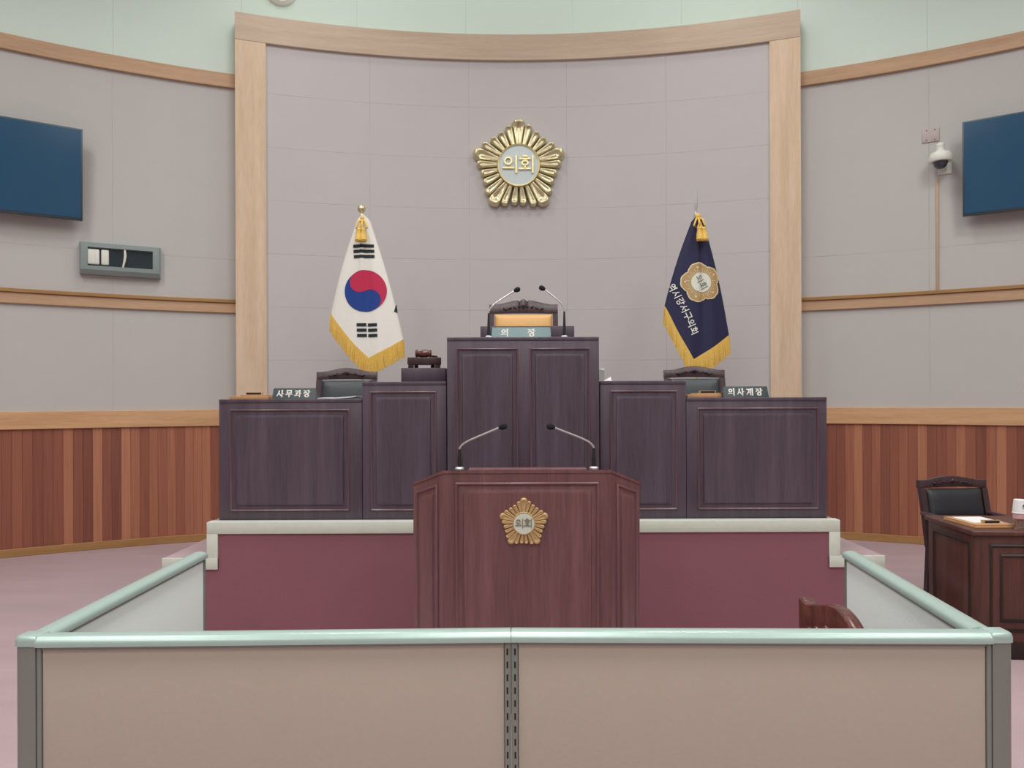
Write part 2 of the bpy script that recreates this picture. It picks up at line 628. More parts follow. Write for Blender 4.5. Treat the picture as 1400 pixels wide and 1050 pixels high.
def add_text(bm, s, x, y, size, adv, wd, fmap, h, mat=0, brush=False, squash=1.0, res=None):
    """stroke text with lower-left at (x, y)"""
    for ch in s:
        if ch != ' ':
            for k, st in enumerate(GLYPH[ch]):
                add_stroke(bm, [(x + p[0] * size * squash, y + p[1] * size) for p in st], wd * size, fmap, h, mat, brush, res)
        x += adv * size


# ================================================================= THE ROOM
A_FR = math.asin(2.9 / R_FRAME)          # frame half angle
A_IN = A_FR - 0.300 / R_FRAME
Z_CEIL = 6.7
Z_RAIL0, Z_RAIL1 = 4.729, 4.875
Z_MID0, Z_MID1 = 2.369, 2.507
Z_DADO0, Z_DADO1 = 1.188, 1.357
Z_FR = 5.446
A_WALL = A_FR - 0.02

# floor and ceiling
bm = new_bm()
add_loft(bm, [[cyl(2 * PI * k / 96, 9.1, -0.1) for k in range(96)], [cyl(2 * PI * k / 96, 9.1, 0) for k in range(96)]])
o = obj('floor', bm, M['carpet'], kind='structure', label='pink carpet floor of the round hall')
bm = new_bm()
add_loft(bm, [[cyl(2 * PI * k / 96, 9.1, Z_CEIL) for k in range(96)], [cyl(2 * PI * k / 96, 9.1, Z_CEIL + 0.1) for k in range(96)]])
o = obj('ceiling', bm, M['ceiling'], kind='structure')

# the pale upper wall runs all round, above the rail
o = arc_band('wall_upper', R_SIDE + 0.02, 9.1, Z_RAIL0 - 0.05, Z_CEIL, -PI, PI, M['cream'], steps=180, kind='structure')
o['label'] = 'pale green cream upper wall above the wooden rail'

for side, s in (('left', -1), ('right', 1)):
    a0, a1 = s * A_WALL, s * PI
    w = arc_band('wall_' + side, R_SIDE, 9.1, 0, Z_RAIL0, a0, a1, M['side_fabric'], kind='structure')
    w['label'] = 'curved mauve cloth wall on the ' + side
    arc_band('trim_1' if s < 0 else 'trim_2', R_SIDE - 0.035, R_SIDE + 0.05, Z_RAIL0, Z_RAIL1, a0, a1, M['maple_r'], bev=0.004, kind='structure')
    rail = arc_band('trim_3' if s < 0 else 'trim_4', R_SIDE - 0.03, R_SIDE + 0.02, Z_MID0, Z_MID1 - 0.035, a0, a1, M['maple_r'], bev=0.004, kind='structure')
    arc_band('rail_ledge', R_SIDE - 0.05, R_SIDE + 0.02, Z_MID1 - 0.035, Z_MID1, a0, a1, M['base_wood'], rail, bev=0.004)
    arc_band('trim_5' if s < 0 else 'trim_6', R_SIDE - 0.045, R_SIDE + 0.02, Z_DADO0, Z_DADO1, a0, a1, M['maple_h'], bev=0.005, kind='structure')
    arc_band('wainscot_' + side, R_SIDE - 0.022, R_SIDE + 0.02, 0.0, Z_DADO0, a0, a1, M['planks'], kind='structure')
    arc_band('baseboard_' + side, R_SIDE - 0.045, R_SIDE + 0.02, 0.0, 0.075, a0, a1, M['base_wood'], bev=0.004, kind='structure')

# central bay: cloth panel inside a proud maple portal frame
arc_band('wall_front', R_PANEL, 8.86, 0, Z_FR - 0.1, -A_IN - 0.01, A_IN + 0.01, M['panel_fabric'], kind='structure')
fr = arc_band('trim_7', R_FRAME, 8.87, Z_FR - 0.285, Z_FR, -A_FR, A_FR, M['maple_f'], bev=0.005, kind='structure')
fr['label'] = 'maple portal frame round the central cloth wall'
for s in (-1, 1):
    arc_band('frame_upright', R_FRAME, 8.87, 0, Z_FR - 0.285, s * A_IN, s * A_FR, M['maple'], fr, bev=0.004)

# ---------------------------------------------------------------- dais
DF = 4.43
PX0, PX1 = CX - 1.914, CX + 1.914
Z_P, Z_S1, Z_S2 = 0.714, 0.50, 0.286
TREAD, TREAD2 = 0.27, 0.19
dais = bpy.data.objects.new('dais', None)
C.objects.link(dais)
dais['kind'] = 'structure'
dais['label'] = 'stepped rose carpeted dais with cream edge trim'
Y_BACK = 8.02


def y_back_at(x):
    return CY + math.sqrt((R_FRAME - 0.06) ** 2 - (abs(x - CX)) ** 2)


bm = new_bm()
lv = [(Z_P, 0), (Z_S1, TREAD), (Z_S2, TREAD + TREAD2)]
zb = 0.0
for i, (z, e) in enumerate(lv):
    zz0 = 0.0
    xs = [PX0 - e + (PX1 - PX0 + 2 * e) * k / 24 for k in range(25)]
    poly = [(PX0 - e, DF + 0.012), (PX1 + e, DF + 0.012)] + [(x, y_back_at(x) - 0.002 * i) for x in reversed(xs)]
    eps = 0.0
    add_loft(bm, [[Vector((x, y, 0.0)) for x, y in poly], [Vector((x, y, z)) for x, y in poly]])
obj('carpet_tread', bm, M['carpet'], dais, smooth=0)
# rose front riser, full stepped shape
prof = [(PX0 - (TREAD + TREAD2), 0), (PX1 + (TREAD + TREAD2), 0), (PX1 + (TREAD + TREAD2), Z_S2), (PX1 + TREAD, Z_S2), (PX1 + TREAD, Z_S1), (PX1, Z_S1), (PX1, Z_P),
        (PX0, Z_P), (PX0, Z_S1), (PX0 - TREAD, Z_S1), (PX0 - TREAD, Z_S2), (PX0 - (TREAD + TREAD2), Z_S2)]
bm = new_bm()
add_prism(bm, prof, DF, DF + 0.012)
obj('front_riser', bm, M['riser'], dais, smooth=0)
# cream trim following the stepped outline
TW = 0.066
bm = new_bm()
yy0, yy1 = DF - 0.012, DF
add_box(bm, (PX0, yy0, Z_P - TW), (PX1, yy1 + 0.06, Z_P + 0.006), 0.003)
for s, px in ((-1, PX0), (1, PX1)):
    def X(a, b):
        return (min(px + s * a, px + s * b), max(px + s * a, px + s * b))
    for k, (zt, zb) in enumerate(((Z_P, Z_S1), (Z_S1, Z_S2), (Z_S2, 0.0))):
        e = (0, TREAD, TREAD + TREAD2)[k]
        x0, x1 = X(e - TW, e)
        add_box(bm, (x0, yy0 - 0.0005, zb - TW if k < 2 else 0.0), (x1, yy1, zt - (TW if k == 0 else 0)), 0.002)
        if k:
            x0, x1 = X(e - (TREAD if k == 1 else TREAD2) - TW, e)
            add_box(bm, (x0, yy0 - 0.001, zt - TW), (x1, yy1, zt + 0.004), 0.002)
obj('edge_trim', bm, M['nosing'], dais, smooth=30)
# raised floor behind the middle desk
bm = new_bm()
Z_R = 1.064
add_box(bm, (-0.49, 5.02, Z_P), (0.62, 6.3, Z_R), 0.01)
obj('raised_floor', bm, M['carpet'], dais, smooth=30)

# ================================================================= DESKS ON THE DAIS
GD = 'dark walnut desks of the rostrum row'


def desk(name, label, x0, x1, yf, h, depth, panels, cat='desk'):
    t = thing(name, label, cat, ((x0 + x1) / 2, yf, Z_P))
    w = (x1 - x0) / 2
    bm = new_bm()
    g = 0.0015
    # closed front and sides, knee space open at the back
    add_box(bm, (-w + g, 0.0, 0.0), (w - g, 0.03, h - 0.022), 0.002)
    for s in (-1, 1):
        a, b = sorted((s * (w - g), s * (w - g - 0.03)))
        add_box(bm, (a, 0.03, 0.0), (b, depth, h - 0.022), 0.002)
    add_box(bm, (-w + 0.03, 0.03, 0.02), (w - 0.03, depth - 0.02, 0.05), 0.002)
    obj('carcass', bm, M['desk'], t)
    bm = new_bm()
    add_box(bm, (-w + g, -0.004, h - 0.022), (w - g, depth, h), 0.004)
    obj('desk_top', bm, M['desk'], t)
    for (a, b, c, d) in panels:
        moulding(t, a, b, c, d, 0.0, M['desk_bead'], M['desk'])
    return t


def px(u, d):
    return (u - U0) / F * d


YF = 4.5
x0, x1 = px(299, YF), px(495, YF)
wl = (x1 - x0) / 2
H_LOW, H_MID, H_TOP = 0.748, 0.853, 1.122
desk('clerk_desk', 'low dark walnut desk at the left end of the dais', x0, x1, YF, H_LOW, 0.6,
     [(px(314, YF) - (x0 + x1) / 2, px(478, YF) - (x0 + x1) / 2, 0.058, 0.687)])
xa = x1
x0, x1 = xa, px(610.5, YF)
desk('side_counter', 'taller dark walnut counter between the left low desk and the central rostrum', x0, x1, YF, H_MID, 0.6,
     [(px(506, YF) - (x0 + x1) / 2, px(597, YF) - (x0 + x1) / 2, 0.058, 0.795)], 'counter')
xr0, xr1 = px(611, 4.47), px(819.5, 4.47)
xc = (xr0 + xr1) / 2
ros = desk('rostrum', 'tallest dark walnut desk with two long panels in the middle of the dais', xr0, xr1, 4.47, H_TOP, 0.5,
           [(px(624, 4.47) - xc, px(709, 4.47) - xc, 0.058, H_TOP - 0.066), (px(724, 4.47) - xc, px(807, 4.47) - xc, 0.058, H_TOP - 0.066)], 'rostrum')
bm = new_bm()
add_box(bm, (px(657, 4.85), 4.85, Z_P + H_TOP), (px(785.5, 4.85), 4.968, Z_P + H_TOP + 0.105), 0.004)  # raised ledge of the rostrum, built as a separate object
tag(obj('rostrum_ledge', bm, M['desk']), 'low dark walnut raised ledge behind the pale nameplate on the tall rostrum', 'raised ledge')
x0, x1 = px(820, YF), px(938, YF)
desk('side_counter', 'taller dark walnut counter between the central rostrum and the right low desk', x0, x1, YF, H_MID, 0.6,
     [(px(834, YF) - (x0 + x1) / 2, px(926, YF) - (x0 + x1) / 2, 0.058, 0.795)], 'counter')
x0, x1 = px(938, YF), px(1130.5, YF)
desk('clerk_desk', 'low dark walnut desk at the right end of the dais', x0, x1, YF, H_LOW, 0.6,
     [(px(953, YF) - (x0 + x1) / 2, px(1119, YF) - (x0 + x1) / 2, 0.058, 0.687)])

# ---------------------------------------------------------------- nameplates
def nameplate(label, u0, u1, vb, d, ztop, hgt, text, mat, layout, edge_mat=None):
    xa, xb = px(u0, d), px(u1, d)
    w = (xb - xa) / 2
    t = thing('nameplate', label, 'nameplate', ((xa + xb) / 2, d, ztop))
    lean = 0.28
    dp = hgt * lean
    bm = new_bm()
    sl = 0.006
    # triangular prism: sloping front, ends drawn in at the ridge
    bot = [(-w, 0.0, 0), (w, 0.0, 0), (w, 0.075, 0), (-w, 0.075, 0)]
    top = [(-w + sl, dp, hgt), (w - sl, dp, hgt), (w - sl, dp + 0.012, hgt), (-w + sl, dp + 0.012, hgt)]
    add_loft(bm, [[Vector(p) for p in bot], [Vector(p) for p in top]])
    bmesh.ops.bevel(bm, geom=bm.edges[:], offset=0.0015, segments=2, affect='EDGES')
    obj('plate_body', bm, mat, t)
    ln = math.hypot(dp, hgt)
    nrm = Vector((0, -hgt, dp)).normalized()

    def fm(x, y, lift):
        return Vector((x, dp * y / ln, hgt * y / ln)) + nrm * (lift * 0.0012 + 0.0001)
    size, adv, xs = layout
    for ch in text:
        if ch != ' ':
            bm = new_bm()
            add_text(bm, ch, xs, (ln - size) / 2, size, adv, 0.15, fm, 1.0, 0, True, 0.95)
            obj('letter', bm, M['white_paint'], t, smooth=0, label='white brush stroke letter')
        xs += adv * size
    return t


nameplate('dark green nameplate with four white letters on the left low desk', 371.5, 432, 545, 4.56, Z_P + H_LOW, 0.069, '사무과장', M['plate'], (0.046, 1.2, -0.109))
nameplate('dark green nameplate with four white letters on the right low desk', 989, 1051.5, 543, 4.56, Z_P + H_LOW, 0.069, '의사계장', M['plate'], (0.046, 1.25, -0.111))
nameplate('green nameplate paled by painted ceiling sheen, with two white letters on the tall rostrum', 672, 754, 459, 4.565, Z_P + H_TOP, 0.071, '의 장', M['plate_sheen'], (0.050, 1.68, -0.127))

# ---------------------------------------------------------------- microphones
def microphone(label, base, pts, head_dir, sc=1.0, group=None):
    """base in world, pts local path of the stem"""
    t = thing('gooseneck_microphone', label, 'microphone', base)
    bm = new_bm()
    add_lathe(bm, [(0.0, 0), (0.022 * sc, 0), (0.022 * sc, 0.006), (0.016 * sc, 0.012), (0.0, 0.0122)], n=20)
    obj('base', bm, M['chrome'], t)
    bm = new_bm()
    P = [Vector(p) for p in pts]
    low = [Vector((0, 0, 0.01)), Vector((0, 0, 0.04)), P[0]]
    add_tube(bm, low, [0.010 * sc, 0.010 * sc, 0.0055 * sc], 12)
    obj('stem_sleeve', bm, M['dark_metal'], t)
    path = [P[0]]
    path += bez(P[0], P[1], P[1] + (P[2] - P[1]) * 0.35, 8)[1:]
    path.append(P[2])
    bm = new_bm()
    add_tube(bm, path, [0.0045 * sc] * len(path), 10)
    obj('stem', bm, M['chrome'], t)
    d = (P[2] - P[1]).normalized()
    d = (d * 0.5 + Vector(head_dir).normalized() * 0.5).normalized()
    bm = new_bm()
    hp = [P[2] - d * 0.006, P[2] + d * 0.002, P[2] + d * 0.012, P[2] + d * 0.024, P[2] + d * 0.032, P[2] + d * 0.036]
    add_tube(bm, hp, [0.006, 0.0125 * sc, 0.0155 * sc, 0.0155 * sc, 0.011 * sc, 0.002], 14)
    obj('windscreen', bm, M['foam'], t)
    return t


def mic_at(label, d, ztop, ub, ue_bend, vb, u_h, v_h, group=None, sc=1.0, out=-0.06):
    b = at(ub, 540, d)
    b.z = ztop
    e = at(ue_bend[0], ue_bend[1], d) - b
    h = at(u_h, v_h, d) - b
    p0 = Vector((0, 0, e.z * 0.82))
    p1 = Vector((e.x * 0.3, 0, e.z * 1.02))
    h.y = out
    microphone(label, b, [p0, p1, h], (1 if h.x > 0 else -1, -0.4, 0.1), sc, group)


mic_at('gooseneck microphone on the tall rostrum, left of the pale nameplate', 4.515, Z_P + H_TOP, 668.5, (671, 421), 459, 704, 398, out=-0.02)
mic_at('gooseneck microphone on the tall rostrum, right of the pale nameplate', 4.515, Z_P + H_TOP, 772, (770, 418), 459, 744, 396, out=-0.02)

# ---------------------------------------------------------------- gavel and its stand
zc = Z_P + H_MID
bx0, bx1 = px(548.5, 4.66), px(610, 4.66) - 0.004
bm = new_bm()
add_box(bm, (bx0, 4.66, zc), (bx1, 4.96, zc + 0.091), 0.003)
tag(obj('wooden_block', bm, M['desk']), 'dark wooden block on the left counter under the gavel stand', 'block')
zb = zc + 0.091
t = thing('gavel_stand', 'small dark footed wooden stand carrying the gavel, on the wooden block', 'stand', (px(580, 4.74), 4.76, zb), R_(6))
bm = new_bm()
w = 0.108
add_box(bm, (-w, -0.06, 0.024), (w, 0.06, 0.07), 0.004)
obj('board', bm, M['chairwood'], t)
for x in (-0.085, 0.085):
    bm = new_bm()
    add_box(bm, (x - 0.018, -0.054, 0), (x + 0.018, -0.03, 0.025), 0.003)
    obj('foot', bm, M['chairwood'], t)
    bm = new_bm()
    add_lathe(bm, [(0, 0), (0.011, 0.002), (0.014, 0.012), (0.011, 0.0225), (0, 0.0245)], (x + 0.032 * (1 if x < 0 else -1), 0.01, 0), 14)
    obj('foot', bm, M['black'], t, label='round black foot')
g = thing('gavel', 'wooden barrel headed gavel lying on the small footed stand', 'gavel', (px(579, 4.74), 4.75, zb + 0.07), R_(4))
bm = new_bm()
mx = Matrix.Translation((0, 0, 0.0265)) @ Matrix.Rotation(PI / 2, 4, 'Y')
add_lathe(bm, [(0.0, -0.053), (0.021, -0.052), (0.026, -0.046), (0.026, -0.04), (0.021, -0.036), (0.022, -0.03), (0.0255, -0.012), (0.0255, 0.012), (0.022, 0.03), (0.021, 0.036),
               (0.026, 0.04), (0.026, 0.046), (0.021, 0.052), (0.0, 0.053)], n=24, mtx=mx)
obj('head', bm, M['chairred'], g)
bm = new_bm()
add_tube(bm, [(0.0, 0.02, 0.022), (0.04, 0.06, 0.016), (0.075, 0.1, 0.012), (0.085, 0.11, 0.011)], [0.006, 0.006, 0.0085, 0.006], 12)
obj('handle', bm, M['chairred'], g)

# ---------------------------------------------------------------- papers, boards, cup on the dais desks
zl = Z_P + H_LOW
GB = 'wooden memo boards on the low desks'


def memo_board(label, x0, x1, y, z, dpt=0.2):
    t = thing('memo_board', label, 'board', ((x0 + x1) / 2, y, z))
    w = (x1 - x0) / 2
    bm = new_bm()
    add_box(bm, (-w, 0, 0), (w, dpt, 0.02), 0.002)
    obj('base', bm, M['board'], t)
    bm = new_bm()
    add_box(bm, (-w * 0.45, 0.004, 0.02), (w * 0.93, dpt - 0.02, 0.029), 0.002)
    obj('writing_board', bm, M['board'], t)
    return t


def pen_case(label, x, y, z, ln=0.09, rz=0):
    t = thing('pen_case', label, 'case', (x, y, z), rz)
    bm = new_bm()
    add_box(bm, (-ln / 2, -0.012, 0), (ln / 2, 0.016, 0.014), 0.004, 3)
    obj('body', bm, M['black'], t)
    bm = new_bm()
    for s in (-1, 1):
        a, b = sorted((s * ln / 2, s * (ln / 2 + 0.006)))
        add_box(bm, (a, -0.0125, 0.0), (b, 0.0165, 0.015), 0.001)
    add_box(bm, (-ln / 2, -0.0128, 0.0125), (ln / 2, -0.008, 0.0155), 0.0008)
    obj('gold_trim', bm, M['brass'], t, label='brass trim')
    return t


mx0, mx1 = px(313.5, 4.58), px(367, 4.58)
memo_board('light oak memo board on the left low desk, beside the four letter nameplate', mx0, mx1, 4.58, zl)
pen_case('small black case on the memo board of the left low desk', px(347, 4.59), 4.60, zl + 0.029)
mx0, mx1 = px(940, 4.6), px(988, 4.6)
memo_board('light oak memo board on the right low desk, beside the four letter nameplate', mx0, mx1, 4.6, zl)
pen_case('small black case on the memo board of the right low desk', px(967, 4.62), 4.62, zl + 0.029)


def paper(name, label, x0, x1, y0, y1, z, wave=0.006, mat='paper', rz=0, n=14, group=None, thick=0.0016):
    bm = new_bm()
    top, bot = [], []
    w, d = (x1 - x0) / 2, (y1 - y0) / 2
    rings = []
    for i in range(n + 1):
        x = -w + 2 * w * i / n
        lift = wave * max(0, (i / n) ** 2 - 0.02) + wave * 0.25 * max(0.0, math.sin(i / n * 7)) ** 2
        rings.append([Vector((x, -d, lift)), Vector((x, d, lift)), Vector((x, d, lift + thick)), Vector((x, -d, lift + thick))])
    add_loft(bm, rings)
    o = obj(name, bm, M[mat], smooth=40)
    o.location = ((x0 + x1) / 2, (y0 + y1) / 2, z)
    o.rotation_euler = (0, 0, rz)
    tag(o, label, 'paper', group)
    return o


paper('paper_sheet', 'loose white paper sheets right of the nameplate on the left low desk', px(436, 4.68), px(490, 4.68), 4.60, 4.80, zl, 0.012, thick=0.007)

# water glass and folded paper right of the rostrum
cx_, cy_ = 0.561, 4.66
t = thing('drinking_glass', 'white lidded drinking glass on the right counter against the rostrum', 'glass', (cx_, cy_, zc))
bm = new_bm()
add_lathe(bm, [(0.0, 0), (0.016, 0), (0.017, 0.004), (0.0185, 0.072), (0.0165, 0.072), (0.015, 0.008), (0.0, 0.007)], n=20)
obj('cup', bm, M['glass'], t)
bm = new_bm()
add_lathe(bm, [(0, 0.072), (0.0205, 0.072), (0.0205, 0.078), (0.017, 0.081), (0, 0.0815)], n=20)
obj('lid', bm, M['paper'], t)
bm = new_bm()
xa, xb = px(824, 4.6), px(836, 4.6)
for s in (0, 1):
    q = [Vector((xa, 4.58 + 0.05 * s, zc)), Vector((xb, 4.58 + 0.05 * s, zc)), Vector((xb - 0.004, 4.605, zc + 0.029))]
    add_loft(bm, [q, [p + Vector((0, 0.0012 * (1 - 2 * s), 0)) for p in q]])
add_box(bm, (xa - 0.005, 4.57, zc), (xb, 4.64, zc + 0.003), 0.0005)
tag(obj('folded_paper', bm, M['paper'], smooth=0), 'small folded white paper beside the drinking glass on the right counter', 'paper')

# ================================================================= EMBLEMS
def emblem_parts(parent, R, thick, m_petal, m_disc, m_rim, m_let, m_let2=None):
    """gold rose of 25 petals round an enamel disc; local x, z with front to -y"""
    lens = [1.0, 0.90, 0.825, 0.815, 0.885]
    for k in range(25):
        big = k % 5 == 0
        ang = 2 * PI * k / 25
        ln = lens[k % 5] * R
        wt = (0.158 if big else 0.088) * R
        wb = (0.062 if big else 0.048) * R
        r0 = 0.40 * R
        NR, NA = 22, 8
        bm = new_bm()
        grid = []
        for i in range(NR + 1):
            f = 1 - (1 - i / NR) ** 1.7
            r = r0 + (ln - r0) * f
            tipr = wt * 1.0
            dt = ln - r
            w = wb + (wt - wb) * min(1, f * 1.12) ** 1.1
            if dt < tipr:
                w *= math.sqrt(max(0.0, 1 - ((tipr - dt) / tipr) ** 2)) * 0.98 + 0.02
            row = []
            for j in range(NA + 1):
                a = -1 + 2 * j / NA
                dome = math.sqrt(max(0.0, 1 - a * a))
                edge = 1.0
                if dt < tipr * 0.5:
                    edge = math.sqrt(max(0.0, 1 - ((tipr * 0.5 - dt) / (tipr * 0.5)) ** 2))
                h = thick * (0.30 + 0.70 * dome ** 0.8 * edge)
                # hollow of the petal inside its raised rim
                h -= thick * (0.48 if big else 0.30) * math.exp(-(a / 0.5) ** 2) * max(0, min(1, (dt - tipr * 0.55) / (tipr * 0.6))) * min(1, f * 1.5 + 0.2)
                row.append((a * w, -h, r))
            grid.append(row)
        ca, sa = math.cos(ang), math.sin(ang)

        def rot(p):
            return Vector((p[0] * ca + p[2] * sa, p[1], -p[0] * sa + p[2] * ca))
        rings = []
        for row in grid:
            rings.append([rot((row[0][0], 0, row[0][2]))] + [rot(p) for p in row] + [rot((row[-1][0], 0, row[-1][2]))])
        add_loft(bm, rings)
        obj('petal', bm, m_petal, parent, smooth=60)
    mx = Matrix.Rotation(PI / 2, 4, 'X')
    bm = new_bm()
    rd = 0.415 * R
    add_lathe(bm, [(0, 0), (rd, 0), (rd, thick * 0.98), (0, thick * 0.99)], n=48, mtx=mx)
    obj('disc', bm, m_disc, parent)
    bm = new_bm()
    prof = [(rd - 0.01 * R, thick * 0.9), (rd - 0.006 * R, thick * 1.08), (rd + 0.022 * R, thick * 1.12), (rd + 0.04 * R, thick * 0.95), (rd + 0.04 * R, thick * 0.2), (rd - 0.01 * R, thick * 0.2)]
    rings = [[mx @ Vector((r * math.cos(2 * PI * k / 48), r * math.sin(2 * PI * k / 48), z)) for r, z in prof] for k in range(49)]
    add_loft(bm, rings, cap0=False, cap1=False)
    obj('rim', bm, m_rim, parent)
    bm = new_bm()

    def fm(x, y, lift):
        return Vector((x, -thick * 0.985 - lift * 0.035 * R, y))
    add_text(bm, '의회', -0.345 * R, -0.17 * R, 0.36 * R, 0.95, 0.095, fm, 1.0, 0, False, 0.97)
    obj('lettering', bm, m_let, parent, smooth=0, label='raised two letter inscription')


a, z, d = wall_hit(709.2, 229.5, R_PANEL)
p = cyl(a, R_PANEL - 0.012, z)
e = thing('wall_emblem', 'large gold petalled emblem with pale blue disc on the central wall', 'emblem', p, -a)
emblem_parts(e, 0.522, 0.085, M['gold'], M['disc'], M['letter_gold'], M['letter_gold'])

# ================================================================= PODIUM
DPD = 3.40
pcx = px(720.3, DPD)
pod = thing('podium', 'reddish brown angled speaking podium with gold emblem in front of the dais', 'podium', (pcx, DPD, 0))
hw0, hw1, sdep = 0.391, 0.560, 0.22
zt0 = 1.127
zt1 = 1.047
bdep = 0.30


def ztop(y):
    return zt0 + (zt1 - zt0) * y / sdep


bm = new_bm()
outl = [(-hw0, 0), (hw0, 0), (hw1, sdep), (hw1, sdep + bdep), (hw1 - 0.03, sdep + bdep), (hw1 - 0.03, sdep + 0.02), (hw0 - 0.01, 0.03), (-hw0 + 0.01, 0.03), (-hw1 + 0.03, sdep + 0.02),
        (-hw1 + 0.03, sdep + bdep), (-hw1, sdep + bdep), (-hw1, sdep)]
add_loft(bm, [[Vector((x, y, 0)) for x, y in outl], [Vector((x, y, ztop(y) - 0.018)) for x, y in outl]])
obj('body', bm, M['podium'], pod, smooth=30)
bm = new_bm()
topo = [(-hw0 - 0.003, -0.004), (hw0 + 0.003, -0.004), (hw1 + 0.004, sdep), (hw1 + 0.004, sdep + bdep), (-hw1 - 0.004, sdep + bdep), (-hw1 - 0.004, sdep)]
add_loft(bm, [[Vector((x, y, ztop(y) - 0.018)) for x, y in topo], [Vector((x, y, ztop(y))) for x, y in topo]])
bmesh.ops.bevel(bm, geom=bm.edges[:], offset=0.003, segments=2, affect='EDGES')
obj('podium_top', bm, M['podium'], pod)
bm = new_bm()
add_box(bm, (px(640, 3.42) - pcx, 0.012, zt0 - 0.03), (px(802, 3.42) - pcx, 0.10, zt0 + 0.004), 0.002)
obj('microphone_ledge', bm, M['podium'], pod)
moulding(pod, px(622, DPD) - pcx, px(818.5, DPD) - pcx, 0.10, zt0 - 0.055, 0.0, M['podium_bead'], M['podium'])
sl = math.hypot(hw1 - hw0, sdep)
for s in (-1, 1):
    A = Vector((s * hw0, 0, 0))
    B = Vector((s * hw1, sdep, 0))
    dv = (B - A).normalized()
    nv = Vector((s * dv.y * s, -abs(dv.x), 0))
    nv = Vector((s * sdep / sl, -(hw1 - hw0) / sl, 0))

    def fm(x, yy, z, A=A, dv=dv, nv=nv, s=s):
        # x runs outward along the face; heights follow the sloping top
        q = A + dv * x
        zz = z * (ztop(q.y) / zt0)
        return Vector((q.x, q.y, zz)) + nv * (-yy)
    xa, xb = 0.045, sl - 0.035
    pp = moulding(pod, xa, xb, 0.10, zt0 - 0.055, 0.0, M['podium_bead'], M['podium'], fm if s > 0 else fm)
    if s < 0:
        for ob in [pp] + list(pp.children):
            ob.data.flip_normals()

em = at(716.3, 714.5, DPD)
emp = bpy.data.objects.new('emblem', None)
C.objects.link(emp)
emp.parent = pod
emp.location = (em.x - pcx, -0.0115, em.z)
emp['label'] = 'gold petalled emblem with cream disc'
emblem_parts(emp, 0.1175, 0.012, M['brass'], M['disc_cream'], M['brass'], M['letter_grey'])

mic_at('gooseneck microphone at the left end of the reddish podium top', 3.45, zt0 + 0.0, 628, (631, 608), 640, 684, 583.5)
mic_at('gooseneck microphone at the right end of the reddish podium top', 3.45, zt0 + 0.0, 811.5, (809, 606), 640, 756, 583.5)

